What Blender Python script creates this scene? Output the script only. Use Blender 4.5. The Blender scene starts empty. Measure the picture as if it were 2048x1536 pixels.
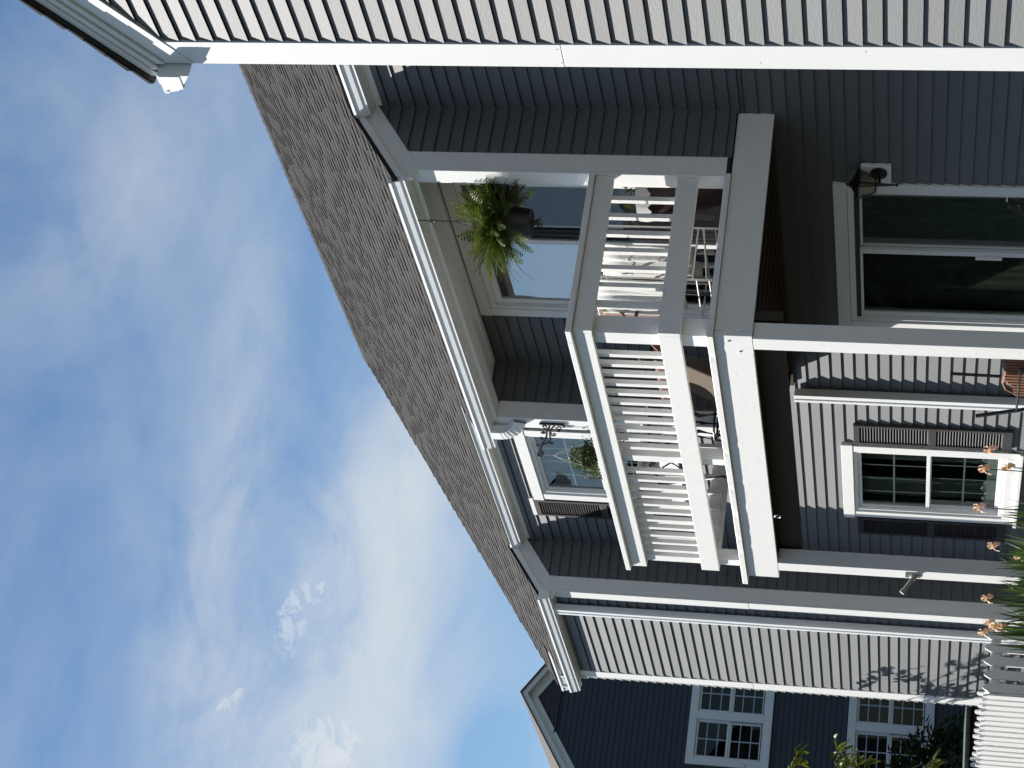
import bpy, math, random
from mathutils import Vector, Matrix, noise
R = math.radians
rnd = random.Random(7)
S = bpy.context.scene
COL = S.collection

# ------------------------------------------------------------------ camera
cam_d = bpy.data.cameras.new('camera'); cam = bpy.data.objects.new('camera', cam_d); COL.objects.link(cam)
rt = Vector((0.51157672, 0.85819225, 0.04237124)); up = Vector((0.15958647, -0.14335431, 0.97671987)); fw = Vector((-0.84428752, 0.49290527, 0.2102926))
# the photographer's phone was held sideways: image right is the world's down
m = Matrix(((-up.x, rt.x, -fw.x), (-up.y, rt.y, -fw.y), (-up.z, rt.z, -fw.z))).to_4x4()
cam.matrix_world = Matrix.Translation((0, 0, 1.4)) @ m
cam_d.sensor_fit = 'HORIZONTAL'; cam_d.sensor_width = 36.0; cam_d.lens = 36.0 * 4068.8 / 2048.0
cam_d.clip_start = 0.1; cam_d.clip_end = 2000
S.camera = cam
S.render.resolution_x = 1024; S.render.resolution_y = 768

# ------------------------------------------------------------------ light
SUN_TO = Vector((-1.86, -1.0, 1.96)).normalized()
sun_d = bpy.data.lights.new('sun', 'SUN'); sun_d.energy = 5.0; sun_d.angle = R(0.5); sun_d.color = (1.0, 0.965, 0.905)
sun = bpy.data.objects.new('sun', sun_d); COL.objects.link(sun)
sun.rotation_euler = SUN_TO.to_track_quat('Z', 'Y').to_euler(); sun.location = (-20, -10, 30)
SUN_EL = math.asin(SUN_TO.z); SUN_ROT = math.atan2(SUN_TO.x, SUN_TO.y)
S.view_settings.view_transform = 'Standard'; S.view_settings.look = 'None'
S.view_settings.exposure = 0.85; S.view_settings.gamma = 1.0; S.view_settings.use_curve_mapping = False

def N(nt, typ, **kw):
    n = nt.nodes.new(typ)
    for k, v in kw.items(): setattr(n, k, v)
    return n
def mth(nt, op, a, b=None, c=None, clamp=False):
    n = nt.nodes.new('ShaderNodeMath'); n.operation = op; n.use_clamp = clamp
    for i, v in enumerate((a, b, c)):
        if v is None: continue
        if isinstance(v, (int, float)): n.inputs[i].default_value = v
        else: nt.links.new(v, n.inputs[i])
    return n.outputs[0]
def ramp(nt, src, stops):
    n = nt.nodes.new('ShaderNodeValToRGB'); e = n.color_ramp.elements
    while len(e) < len(stops): e.new(0.5)
    for i, (p, c) in enumerate(stops):
        e[i].position = p; e[i].color = (c, c, c, 1) if isinstance(c, (int, float)) else (*c, 1)
    nt.links.new(src, n.inputs[0]); return n.outputs[0]

def make_world():
    w = bpy.data.worlds.new('World'); S.world = w; w.use_nodes = True
    nt = w.node_tree; nt.nodes.clear(); L = nt.links.new
    out = N(nt, 'ShaderNodeOutputWorld'); bg = N(nt, 'ShaderNodeBackground')
    sky = N(nt, 'ShaderNodeTexSky', sky_type='NISHITA'); sky.sun_disc = False
    sky.sun_elevation = SUN_EL; sky.sun_rotation = SUN_ROT
    sky.altitude = 50; sky.air_density = 1.0; sky.dust_density = 0.6; sky.ozone_density = 1.6
    tc = N(nt, 'ShaderNodeTexCoord'); sep = N(nt, 'ShaderNodeSeparateXYZ'); L(tc.outputs['Generated'], sep.inputs[0])
    X, Y, Z = sep.outputs
    az = mth(nt, 'ARCTAN2', Y, mth(nt, 'MULTIPLY', X, -1.0))        # azimuth from the -X axis
    el = mth(nt, 'ARCSINE', Z)
    def wav(s1, s2, off, scale, det, rough, dist=0.0):
        # thin, drawn-out cirrus: sheared azimuth and elevation coordinates
        a = mth(nt, 'MULTIPLY', mth(nt, 'ADD', az, mth(nt, 'MULTIPLY', el, 0.9)), s1)
        e = mth(nt, 'MULTIPLY', mth(nt, 'SUBTRACT', el, mth(nt, 'MULTIPLY', az, 0.18)), s2)
        c = N(nt, 'ShaderNodeCombineXYZ'); L(a, c.inputs[0]); L(e, c.inputs[1]); c.inputs[2].default_value = off
        n = N(nt, 'ShaderNodeTexNoise'); n.inputs['Scale'].default_value = scale; n.inputs['Detail'].default_value = det
        n.inputs['Roughness'].default_value = rough; n.inputs['Distortion'].default_value = dist
        L(c.outputs[0], n.inputs['Vector']); return n.outputs['Fac']
    def blob(a0, e0, sa, se, tilt=0.0):
        da = mth(nt, 'SUBTRACT', az, a0); de = mth(nt, 'SUBTRACT', el, e0)
        de = mth(nt, 'ADD', de, mth(nt, 'MULTIPLY', da, tilt))
        q = mth(nt, 'ADD', mth(nt, 'POWER', mth(nt, 'DIVIDE', da, sa), 2.0), mth(nt, 'POWER', mth(nt, 'DIVIDE', de, se), 2.0))
        return mth(nt, 'EXPONENT', mth(nt, 'MULTIPLY', q, -1.0))
    big = wav(1.5, 2.3, 4.1, 3.2, 8, 0.58, 0.7)
    fine = wav(1.2, 2.0, 9.3, 9.0, 8, 0.6, 0.6)
    base = ramp(nt, mth(nt, 'ADD', mth(nt, 'MULTIPLY', big, 0.72), mth(nt, 'MULTIPLY', fine, 0.28)), [(0.40, 0.0), (0.52, 0.34), (0.70, 0.8)])
    banks = None
    for b in CLOUD_BANKS:
        v = mth(nt, 'MULTIPLY', blob(*b[:5]), b[5])
        banks = v if banks is None else mth(nt, 'ADD', banks, v)
    wisp = wav(1.3, 2.0, 21.0, 7.0, 10, 0.64, 1.0)
    soft = mth(nt, 'MULTIPLY', banks, ramp(nt, mth(nt, 'ADD', mth(nt, 'MULTIPLY', fine, 0.45), mth(nt, 'MULTIPLY', wisp, 0.55)), [(0.34, 0.05), (0.50, 0.62), (0.66, 1.15)]))
    # small crisp cumulus shreds
    cu = None
    for b in CUMULUS:
        v = mth(nt, 'MULTIPLY', blob(*b[:5]), b[5]); cu = v if cu is None else mth(nt, 'ADD', cu, v)
    c3 = N(nt, 'ShaderNodeCombineXYZ'); L(az, c3.inputs[0]); L(mth(nt, 'MULTIPLY', el, 1.5), c3.inputs[1])
    n3 = N(nt, 'ShaderNodeTexNoise'); n3.inputs['Scale'].default_value = 78; n3.inputs['Detail'].default_value = 10; n3.inputs['Roughness'].default_value = 0.72
    n3.inputs['Distortion'].default_value = 0.9
    L(c3.outputs[0], n3.inputs['Vector'])
    cu = mth(nt, 'MULTIPLY', cu, ramp(nt, n3.outputs['Fac'], [(0.36, 0.0), (0.64, 1.0)])); cu = ramp(nt, cu, [(0.30, 0.0), (0.46, 0.55), (0.95, 0.97)])
    tot = mth(nt, 'ADD', mth(nt, 'MULTIPLY', base, 0.36), soft)
    tot = mth(nt, 'SUBTRACT', 1.0, mth(nt, 'EXPONENT', mth(nt, 'MULTIPLY', tot, -1.22)))
    horizon = ramp(nt, el, [(0.0, 0.0), (0.02, 1.0)])
    tot = mth(nt, 'MULTIPLY', tot, horizon)
    mix = N(nt, 'ShaderNodeMix', data_type='RGBA'); L(tot, mix.inputs['Factor'])
    tint = N(nt, 'ShaderNodeMix', data_type='RGBA', blend_type='MULTIPLY'); tint.inputs['Factor'].default_value = 1
    L(sky.outputs[0], tint.inputs['A']); tint.inputs['B'].default_value = SKY_TINT
    L(tint.outputs['Result'], mix.inputs['A']); mix.inputs['B'].default_value = CLOUD_COL
    m2 = N(nt, 'ShaderNodeMix', data_type='RGBA'); L(mth(nt, 'MULTIPLY', cu, 0.50), m2.inputs['Factor']); L(mix.outputs['Result'], m2.inputs['A']); m2.inputs['B'].default_value = (9.2, 9.5, 9.7, 1)
    L(m2.outputs['Result'], bg.inputs['Color']); bg.inputs['Strength'].default_value = SKY_STR
    L(bg.outputs[0], out.inputs['Surface'])
SKY_STR = 0.05
SKY_TINT = (0.90, 1.08, 1.20, 1)
CLOUD_COL = (7.9, 8.4, 8.8, 1)
# azimuth, elevation, widths, tilt, amount
CLOUD_BANKS = [(0.46, 0.350, 0.12, 0.020, 0.10, 0.62), (0.37, 0.345, 0.06, 0.03, 0.0, 0.45), (0.48, 0.262, 0.075, 0.032, 0.30, 1.0), (0.37, 0.268, 0.08, 0.040, 0.0, 1.05), (0.63, 0.395, 0.06, 0.030, 0.5, 0.35), (0.34, 0.215, 0.03, 0.02, 0.0, -0.6), (0.30, 0.31, 0.06, 0.03, 0, 0.7)]
CUMULUS = [(0.405, 0.3120, 0.024, 0.0085, 0.10, 1.15), (0.357, 0.3400, 0.016, 0.0050, 0.5, 0.95), (0.343, 0.290, 0.018, 0.018, -0.3, 1.15), (0.316, 0.296, 0.02, 0.016, 0.0, 1.15), (0.418, 0.298, 0.006, 0.004, 0.0, 1.1)]
make_world()

# ------------------------------------------------------------------ materials
MATS = {}
def mat(name, col, rough=0.5, spec=0.5, metal=0.0, var=0.0, vscale=8.0, bump=0.0, bscale=60.0, objvar=0.0, stretch=None, specks=0.0, dirt=0.0, attr=None, ior=0.0, trans=0.0):
    mt = bpy.data.materials.new(name); mt.use_nodes = True; nt = mt.node_tree; L = nt.links.new
    b = nt.nodes['Principled BSDF']; b.inputs['Roughness'].default_value = rough
    b.inputs['Specular IOR Level'].default_value = spec; b.inputs['Metallic'].default_value = metal
    tc = N(nt, 'ShaderNodeTexCoord'); vec = tc.outputs['Object']
    geo = N(nt, 'ShaderNodeNewGeometry')
    mp = N(nt, 'ShaderNodeMapping'); L(geo.outputs['Position'], mp.inputs['Vector'])
    if stretch: mp.inputs['Scale'].default_value = stretch
    cur = None
    def noise(sc, det=5, rg=0.6):
        n = N(nt, 'ShaderNodeTexNoise'); n.inputs['Scale'].default_value = sc; n.inputs['Detail'].default_value = det; n.inputs['Roughness'].default_value = rg
        L(mp.outputs[0], n.inputs['Vector']); return n.outputs['Fac']
    val = None
    if var: val = mth(nt, 'ADD', 1 - var, mth(nt, 'MULTIPLY', noise(vscale), 2 * var))
    if objvar:
        oi = N(nt, 'ShaderNodeObjectInfo'); v2 = mth(nt, 'ADD', 1 - objvar, mth(nt, 'MULTIPLY', oi.outputs['Random'], 2 * objvar))
        val = v2 if val is None else mth(nt, 'MULTIPLY', val, v2)
    if dirt:
        v3 = ramp(nt, noise(2.3, 8, 0.7), [(0.35, 1 - dirt), (0.6, 1.0)])
        val = v3 if val is None else mth(nt, 'MULTIPLY', val, v3)
    if specks:
        v4 = ramp(nt, noise(38, 3, 0.6), [(0.27, 1 - specks), (0.31, 1.0)])
        val = v4 if val is None else mth(nt, 'MULTIPLY', val, v4)
    if attr:
        at = N(nt, 'ShaderNodeAttribute'); at.attribute_name = attr
        mx = N(nt, 'ShaderNodeMix', data_type='RGBA', blend_type='MULTIPLY'); mx.inputs['Factor'].default_value = 1
        mx.inputs['A'].default_value = (*col, 1); L(at.outputs['Color'], mx.inputs['B']); cur = mx.outputs['Result']
    if val is not None:
        mx = N(nt, 'ShaderNodeMix', data_type='RGBA', blend_type='MULTIPLY'); mx.inputs['Factor'].default_value = 1
        if cur is None: mx.inputs['A'].default_value = (*col, 1)
        else: L(cur, mx.inputs['A'])
        L(val, mx.inputs['B']); cur = mx.outputs['Result']
    if cur is None: b.inputs['Base Color'].default_value = (*col, 1)
    else: L(cur, b.inputs['Base Color'])
    if bump:
        bp = N(nt, 'ShaderNodeBump'); bp.inputs['Strength'].default_value = bump; bp.inputs['Distance'].default_value = 0.01
        L(noise(bscale, 6), bp.inputs['Height']); L(bp.outputs[0], b.inputs['Normal'])
    if ior: b.inputs['IOR'].default_value = ior
    if trans:
        o = [n for n in nt.nodes if n.type == 'OUTPUT_MATERIAL'][0]; mxs = N(nt, 'ShaderNodeMixShader'); tr = N(nt, 'ShaderNodeBsdfTranslucent')
        mxs.inputs[0].default_value = trans; L(b.outputs[0], mxs.inputs[1]); L(tr.outputs[0], mxs.inputs[2]); L(mxs.outputs[0], o.inputs['Surface'])
        if cur is None: tr.inputs['Color'].default_value = (*col, 1)
        else: L(cur, tr.inputs['Color'])
    MATS[name] = mt; return mt
mat('siding', (0.060, 0.063, 0.066), 0.70, 1.0, var=0.06, vscale=3, bump=0.12, bscale=25, objvar=0.05, stretch=(1, 1, 4), ior=1.70)
mat('siding_dark', (0.032, 0.040, 0.049), 0.5, 0.4, var=0.06, vscale=3, objvar=0.05)
mat('sheathing', (0.03, 0.033, 0.04), 0.8)
mat('trim', (0.755, 0.75, 0.725), 0.45, 0.4, var=0.03, vscale=5, bump=0.10, bscale=9)
mat('paint', (0.745, 0.735, 0.71), 0.5, 0.4, var=0.05, vscale=14, bump=0.16, bscale=30, stretch=(1, 1, 1), specks=0.45)
mat('gutter', (0.78, 0.79, 0.78), 0.35, 0.5, var=0.03, vscale=4)
mat('moss', (0.055, 0.052, 0.025), 0.9, var=0.4, vscale=20)
mat('shingle', (0.041, 0.0382, 0.0370), 0.9, 0.2, var=0.05, vscale=60, bump=0.12, bscale=160, attr='tone')
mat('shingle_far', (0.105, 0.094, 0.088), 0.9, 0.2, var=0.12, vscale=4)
mat('under', (0.050, 0.038, 0.028), 0.8, 0.2, var=0.2, vscale=7, stretch=(6, 1, 1))
mat('dark', (0.012, 0.012, 0.013), 0.5)
mat('iron', (0.008, 0.008, 0.009), 0.4, 0.5)
mat('shutter', (0.020, 0.016, 0.018), 0.62, 0.6, ior=1.5, var=0.12, vscale=30, stretch=(1, 1, 6))
mat('interior', (0.035, 0.033, 0.03), 0.9)
mat('sheer', (0.10, 0.088, 0.070), 0.9, 0.1, var=0.25, vscale=9, stretch=(9, 9, 0.3))
mat('hedge', (0.056, 0.062, 0.050), 0.5, 0.4, attr='tone')
mat('curtain', (0.23, 0.235, 0.205), 0.9, 0.1, var=0.35, vscale=9, stretch=(6, 6, 0.4))
mat('blind', (0.35, 0.36, 0.34), 0.9, 0.1, var=0.1)
mat('wire', (0.62, 0.60, 0.56), 0.4)
mat('grass', (0.034, 0.036, 0.026), 0.9, 0.2, var=0.4, vscale=3)
mat('concrete', (0.055, 0.052, 0.050), 0.85, 0.2, var=0.15, vscale=3)
mat('soil', (0.06, 0.045, 0.03), 0.95, 0.1, var=0.3, vscale=9)
mat('leaf', (0.075, 0.115, 0.022), 0.5, 0.4, attr='tone', trans=0.3)
mat('fern', (0.082, 0.112, 0.020), 0.5, 0.35, attr='tone', trans=0.35)
mat('irisleaf', (0.055, 0.095, 0.028), 0.45, 0.4, attr='tone', trans=0.25)
mat('petal', (0.90, 0.66, 0.47), 0.6, 0.2, attr='tone', trans=0.45)
mat('stem', (0.07, 0.10, 0.03), 0.6)
mat('bark', (0.10, 0.08, 0.06), 0.9, var=0.3, vscale=20)
mat('pot', (0.010, 0.010, 0.012), 0.35, 0.5)
mat('white', (0.78, 0.78, 0.76), 0.5)
mat('towel', (0.52, 0.52, 0.50), 0.95, 0.05, var=0.06, vscale=30, bump=0.5, bscale=90)
mat('pine', (0.45, 0.33, 0.20), 0.7, var=0.1, vscale=40)
mat('rust', (0.11, 0.030, 0.018), 0.7, var=0.15, vscale=10)
mat('maroon', (0.03, 0.010, 0.014), 0.4, var=0.2, vscale=10)
mat('tan', (0.13, 0.105, 0.08), 0.85, 0.1, var=0.08)
mat('wicker', (0.20, 0.085, 0.045), 0.6, var=0.2, vscale=30)
mat('metal', (0.42, 0.43, 0.42), 0.35, 0.5, metal=0.8)
mat('coverg', (0.10, 0.13, 0.11), 0.6, var=0.2, vscale=6)
mat('glow', (0.35, 0.33, 0.24), 0.3)
mat('coco', (0.030, 0.036, 0.014), 0.95, var=0.3, vscale=30)
mat('fargrille', (0.40, 0.44, 0.50), 0.5)
mat('fartrim', (0.50, 0.54, 0.60), 0.5)
def glass_mat(name, tint=(0.75, 0.82, 0.80), base_refl=0.10):
    mt = bpy.data.materials.new(name); mt.use_nodes = True; nt = mt.node_tree; nt.nodes.clear(); L = nt.links.new
    o = N(nt, 'ShaderNodeOutputMaterial'); mx = N(nt, 'ShaderNodeMixShader'); g = N(nt, 'ShaderNodeBsdfGlossy'); t = N(nt, 'ShaderNodeBsdfTransparent')
    g.inputs['Roughness'].default_value = 0.015; t.inputs['Color'].default_value = (*tint, 1)
    ge = N(nt, 'ShaderNodeNewGeometry'); dp = N(nt, 'ShaderNodeVectorMath', operation='DOT_PRODUCT')
    L(ge.outputs['Normal'], dp.inputs[0]); L(ge.outputs['Incoming'], dp.inputs[1])
    cth = mth(nt, 'ABSOLUTE', dp.outputs['Value']); sch = mth(nt, 'POWER', mth(nt, 'SUBTRACT', 1.0, cth), 5.0)
    f = mth(nt, 'ADD', 0.045 + base_refl, mth(nt, 'MULTIPLY', sch, 0.95), clamp=True)
    # slight waviness of float glass
    tc = N(nt, 'ShaderNodeNewGeometry'); n = N(nt, 'ShaderNodeTexNoise'); n.inputs['Scale'].default_value = 2.2; n.inputs['Detail'].default_value = 1
    L(tc.outputs['Position'], n.inputs['Vector']); bp = N(nt, 'ShaderNodeBump'); bp.inputs['Strength'].default_value = 0.06; bp.inputs['Distance'].default_value = 0.004
    L(n.outputs['Fac'], bp.inputs['Height']); L(bp.outputs[0], g.inputs['Normal'])
    L(f, mx.inputs[0]); L(t.outputs[0], mx.inputs[1]); L(g.outputs[0], mx.inputs[2]); L(mx.outputs[0], o.inputs['Surface'])
    MATS[name] = mt
glass_mat('glass', (0.72, 0.78, 0.76), 0.10)
glass_mat('glassdark', (0.4, 0.46, 0.44), -0.025)
def screen_mat(name):
    mt = bpy.data.materials.new(name); mt.use_nodes = True; nt = mt.node_tree; nt.nodes.clear(); L = nt.links.new
    o = N(nt, 'ShaderNodeOutputMaterial'); mx = N(nt, 'ShaderNodeMixShader'); g = N(nt, 'ShaderNodeBsdfDiffuse'); t = N(nt, 'ShaderNodeBsdfTransparent')
    g.inputs['Color'].default_value = (0.03, 0.03, 0.032, 1); mx.inputs[0].default_value = 0.35
    L(t.outputs[0], mx.inputs[1]); L(g.outputs[0], mx.inputs[2]); L(mx.outputs[0], o.inputs['Surface']); MATS[name] = mt
screen_mat('screen')
glass_mat('glassbright', (0.60, 0.66, 0.68), 0.34)
glass_mat('glassmid', (0.68, 0.74, 0.75), 0.035)
glass_mat('lampglass', (0.6, 0.6, 0.5), 0.05)

# ------------------------------------------------------------------ mesh helpers
class MB:
    def __init__(s): s.v = []; s.f = []; s.c = []
    def add(s, verts, faces, tone=None):
        o = len(s.v); s.v += [tuple(p) for p in verts]; s.f += [tuple(i + o for i in f) for f in faces]
        if tone is None: tone = 1.0
        t = tone if isinstance(tone, tuple) else (tone, tone, tone)
        s.c += [t] * len(verts); return s
    def box(s, x0, x1, y0, y1, z0, z1, tone=None):
        v = [(x, y, z) for x in (x0, x1) for y in (y0, y1) for z in (z0, z1)]
        return s.add(v, [(0, 1, 3, 2), (4, 6, 7, 5), (0, 4, 5, 1), (2, 3, 7, 6), (0, 2, 6, 4), (1, 5, 7, 3)], tone)
    def prism(s, pts, a, b):
        """pts: list of Vectors forming a polygon; extruded from offset a to offset b"""
        n = len(pts); v = [Vector(p) + Vector(a) for p in pts] + [Vector(p) + Vector(b) for p in pts]
        f = [tuple(range(n))[::-1], tuple(range(n, 2 * n))] + [(i, (i + 1) % n, n + (i + 1) % n, n + i) for i in range(n)]
        return s.add(v, f)
    def tube(s, pts, r, n=8, r2=None, caps=True, tone=None):
        pts = [Vector(p) for p in pts]; rings = []; m_ = len(pts); V = []
        for i, p in enumerate(pts):
            d = (pts[min(i + 1, m_ - 1)] - pts[max(i - 1, 0)]).normalized()
            a = d.cross(Vector((0, 0, 1)))
            if a.length < 1e-3: a = d.cross(Vector((1, 0, 0)))
            a.normalize(); b = d.cross(a)
            rr = r if r2 is None else r + (r2 - r) * i / max(1, m_ - 1)
            V += [p + (a * math.cos(2 * math.pi * k / n) + b * math.sin(2 * math.pi * k / n)) * rr for k in range(n)]
        F = [(i * n + k, i * n + (k + 1) % n, (i + 1) * n + (k + 1) % n, (i + 1) * n + k) for i in range(m_ - 1) for k in range(n)]
        if caps: F += [tuple(range(n))[::-1], tuple((m_ - 1) * n + k for k in range(n))]
        return s.add(V, F, tone)
    def lathe(s, c, prof, n=20, tone=None, ax=None):
        """prof: (radius, height) pairs around a vertical axis at c"""
        c = Vector(c); V = []
        for r, h in prof: V += [c + Vector((r * math.cos(2 * math.pi * k / n), r * math.sin(2 * math.pi * k / n), h)) for k in range(n)]
        F = [(i * n + k, i * n + (k + 1) % n, (i + 1) * n + (k + 1) % n, (i + 1) * n + k) for i in range(len(prof) - 1) for k in range(n)]
        F += [tuple(range(n))[::-1], tuple((len(prof) - 1) * n + k for k in range(n))]
        return s.add(V, F, tone)
    def mesh(s, name, mt, smooth=False, tone=False):
        me = bpy.data.meshes.new(name); me.from_pydata(s.v, [], s.f); me.update()
        me.materials.append(MATS[mt])
        if tone:
            at = me.color_attributes.new('tone', 'FLOAT_COLOR', 'POINT')
            at.data.foreach_set('color', [x for c in s.c for x in (*c, 1.0)])
        if smooth: me.polygons.foreach_set('use_smooth', [True] * len(me.polygons))
        return me
    def build(s, name, mt, parent=None, smooth=False, tone=False, bevel=0.0):
        o = bpy.data.objects.new(name, s.mesh(name, mt, smooth, tone)); COL.objects.link(o)
        if parent is not None: o.parent = parent
        if bevel:
            bv = o.modifiers.new('bevel', 'BEVEL'); bv.width = bevel; bv.segments = 2; bv.limit_method = 'ANGLE'; bv.angle_limit = R(40)
        return o
def tag(o, label=None, cat=None, group=None, kind=None):
    if label: o['label'] = label
    if cat: o['category'] = cat
    if group: o['group'] = group
    if kind: o['kind'] = kind
    return o
def empty(name, label, cat, loc=(0, 0, 0), group=None):
    o = bpy.data.objects.new(name, None); COL.objects.link(o); o.location = loc; o.empty_display_size = 0.2
    return tag(o, label, cat, group)
class At:
    """parts are modelled in world coordinates under a thing whose empty stands elsewhere"""
    pass
def part(mb, name, mt, parent, smooth=False, tone=False, bevel=0.0, label=None, kind=None):
    """vertices of mb are in world coordinates; make them local to the chain of parents"""
    off = Vector((0, 0, 0)); p = parent
    while p is not None: off += p.location; p = p.parent
    mb.v = [(v[0] - off.x, v[1] - off.y, v[2] - off.z) for v in mb.v]
    o = mb.build(name, mt, parent, smooth, tone, bevel)
    if label: o['label'] = label
    if kind: o['kind'] = kind
    return o
def inst(me, name, parent, loc, rz=0.0):
    o = bpy.data.objects.new(name, me); COL.objects.link(o); o.parent = parent
    off = Vector((0, 0, 0)); p = parent
    while p is not None: off += p.location; p = p.parent
    o.location = Vector(loc) - off; o.rotation_euler.z = rz; return o
# ================================================================== levels
P1, P2, XD, YD = 9.09, 8.52, -11.565, 7.20
CRS = 0.1012; PH = 2.212
EAVE = lambda y: 5.40 + 0.73 * (y - 8.40)      # top of the roof plane
def zr(y): return EAVE(y)

# ------------------------------------------------------------------ setting
g = MB(); g.add([(-300, -300, 0), (300, -300, 0), (300, 300, 0), (-300, 300, 0)], [(0, 1, 2, 3)]); tag(g.build('ground', 'grass'), kind='structure')
p = MB(); p.box(-22, -11.2, 6.95, P1, -0.02, 0.06); tag(p.build('patio', 'concrete'), kind='structure')
p = MB(); p.box(-17.1, -10.8, 5.9, 6.93, -0.02, 0.08); tag(p.build('garden_bed', 'soil'), kind='structure')

# ------------------------------------------------------------------ siding
_sc = {}
def board_mesh(L, h, var, mt='siding'):
    k = (round(L, 3), round(h, 4), var, mt)
    if k not in _sc:
        lo, hi = (0.0225, 0.0035) if var == 0 else (0.0215, 0.0060)
        b = MB(); pf = [(-lo + 0.0022, 0.0), (-lo, 0.0), (-hi, h), (0, h), (0, h - 0.004), (-hi + 0.0022, h - 0.006)]
        b.prism([Vector((0, y, z)) for y, z in pf], (0, 0, 0), (L, 0, 0)); _sc[k] = b.mesh('siding_board', mt)
    return _sc[k]
def siding(parent, axis, plane, a0, a1, z0, z1, holes=(), phase=PH, c=CRS, mt='siding', zcut=None):
    """axis 'x': wall facing -Y at y=plane running a0..a1 in x. axis 'y': wall facing +X at x=plane running a0..a1 in y.
    zcut(a)->z limit: returns (lo, hi) run for a course (for gables)"""
    k = math.floor((z0 - phase) / c); i = 0
    while phase + k * c < z1 - 1e-4:
        lo = max(z0, phase + k * c); hi = min(z1, phase + (k + 1) * c)
        if hi - lo > 0.012:
            A0, A1 = (a0, a1) if zcut is None else zcut((lo + hi) / 2)
            runs = [(A0, A1)]
            for (h0, h1, hz0, hz1) in holes:
                if hi > hz0 + 0.01 and lo < hz1 - 0.01:
                    nr = []
                    for (r0, r1) in runs:
                        if h1 <= r0 or h0 >= r1: nr.append((r0, r1)); continue
                        if h0 > r0: nr.append((r0, h0))
                        if h1 < r1: nr.append((h1, r1))
                    runs = nr
            for (r0, r1) in runs:
                if r1 - r0 < 0.02: continue
                me = board_mesh(r1 - r0, hi - lo, k % 2, mt)
                if axis == 'x': inst(me, 'siding_board', parent, (r0, plane, lo))
                else: inst(me, 'siding_board', parent, (plane, r0, lo), R(90))
        k += 1
def sheath(name, parent, axis, plane, thick, a0, a1, z0, z1, holes=(), mt='sheathing'):
    """wall slab behind the boards, with real openings"""
    b = MB()
    def bx(u0, u1, w0, w1):
        if u1 - u0 < 1e-4 or w1 - w0 < 1e-4: return
        if axis == 'x': b.box(u0, u1, plane, plane + thick, w0, w1)
        else: b.box(plane - thick, plane, u0, u1, w0, w1)
    us = sorted({a0, a1} | {min(max(h[0], a0), a1) for h in holes} | {min(max(h[1], a0), a1) for h in holes})
    for u0, u1 in zip(us, us[1:]):
        w = z0
        for h in sorted([h for h in holes if h[0] <= u0 + 1e-6 and h[1] >= u1 - 1e-6], key=lambda h: h[2]):
            bx(u0, u1, w, h[2]); w = h[3]
        bx(u0, u1, w, z1)
    return part(b, name, mt, parent)

# ================================================================== main house
house = empty('grey_townhouse', 'long grey clapboard townhouse with white trim and a dark shingle roof behind the deck', 'house', (-15, 9.5, 0))
WIN = [(-17.62, -16.47, 4.02, 5.30), (-17.62, -16.47, 0.90, 2.25)]      # openings: upper, lower window
DOORS = [(-14.30, -12.44, 3.02, 5.24), (-14.30, -12.44, 0.12, 2.13)]
HOL = WIN + DOORS
wall1 = sheath('wall', house, 'x', P1, 0.15, -22.40, -7.6, 0.0, 5.86, HOL)
UPH = [h for h in HOL if h[2] > 2.8]; LOH = [h for h in HOL if h[2] < 2.8]
siding(wall1, 'x', P1, XD, -7.6, 2.95, 5.80)                              # right of the bay, upper floor
siding(wall1, 'x', P1, -15.166, XD - 0.14, 3.02, 5.37, UPH)                      # back of the recess
siding(wall1, 'x', P1, -18.733, -15.32, 2.95, 5.68, UPH)
siding(wall1, 'x', P1, -18.733, -7.6, 0.08, 2.95, LOH)
siding(wall1, 'x', P1, -22.4, -20.94, 0.08, 5.7)
# wing wall right of the recess (faces +X)
wing = sheath('wall', house, 'y', XD - 0.004, 0.132, P2 + 0.004, P1, 2.98, 5.30)
b = MB(); b.prism([Vector((XD - 0.136, P2 + 0.005, 5.30)), Vector((XD - 0.136, P1, 5.30)), Vector((XD - 0.136, P1, zr(P1) - 0.06)), Vector((XD - 0.136, P2 + 0.005, zr(P2) - 0.06))], (0, 0, 0), (0.132, 0, 0)); part(b, 'gable_infill', 'sheathing', house)
siding(wing, 'y', XD, P2 + 0.145, P1 - 0.012, 2.97, 5.62)
wing2 = sheath('wall', house, 'y', -15.17, 0.142, P2 + 0.004, P1, 2.98, 5.40)
siding(wing2, 'y', -15.166, P2 + 0.145, P1 - 0.012, 3.02, 5.37)
# left bay
bay = sheath('wall', house, 'x', P2, 0.10, -20.90, -18.75, 0.0, 5.40)
siding(bay, 'x', P2, -20.80, -18.85, 0.08, 5.34)
bay_side = sheath('wall', house, 'y', -18.737, 0.10, P2 + 0.102, P1, 0.0, 5.40)
b = MB(); b.prism([Vector((-18.837, P2 + 0.102, 5.40)), Vector((-18.837, P1, 5.40)), Vector((-18.837, P1, zr(P1) - 0.06)), Vector((-18.837, P2 + 0.102, zr(P2 + 0.1) - 0.06))], (0, 0, 0), (0.10, 0, 0)); part(b, 'gable_infill', 'sheathing', house)
siding(bay_side, 'y', -18.733, P2 + 0.145, P1 - 0.012, 0.08, 5.60)
b = MB(); b.box(-20.93, -20.83, P2 + 0.10, P1, 0, 5.36); part(b, 'wall', 'trim', house)
b = MB(); b.box(-22.41, -22.2, P1 + 0.16, 17.5, 0, 5.7); b.prism([Vector((-22.3, 9.2, 5.7)), Vector((-22.3, 17.6, 5.7)), Vector((-22.3, 13.4, 8.8))], (0, 0, 0), (0.1, 0, 0)); part(b, 'wall', 'sheathing', house)
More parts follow.
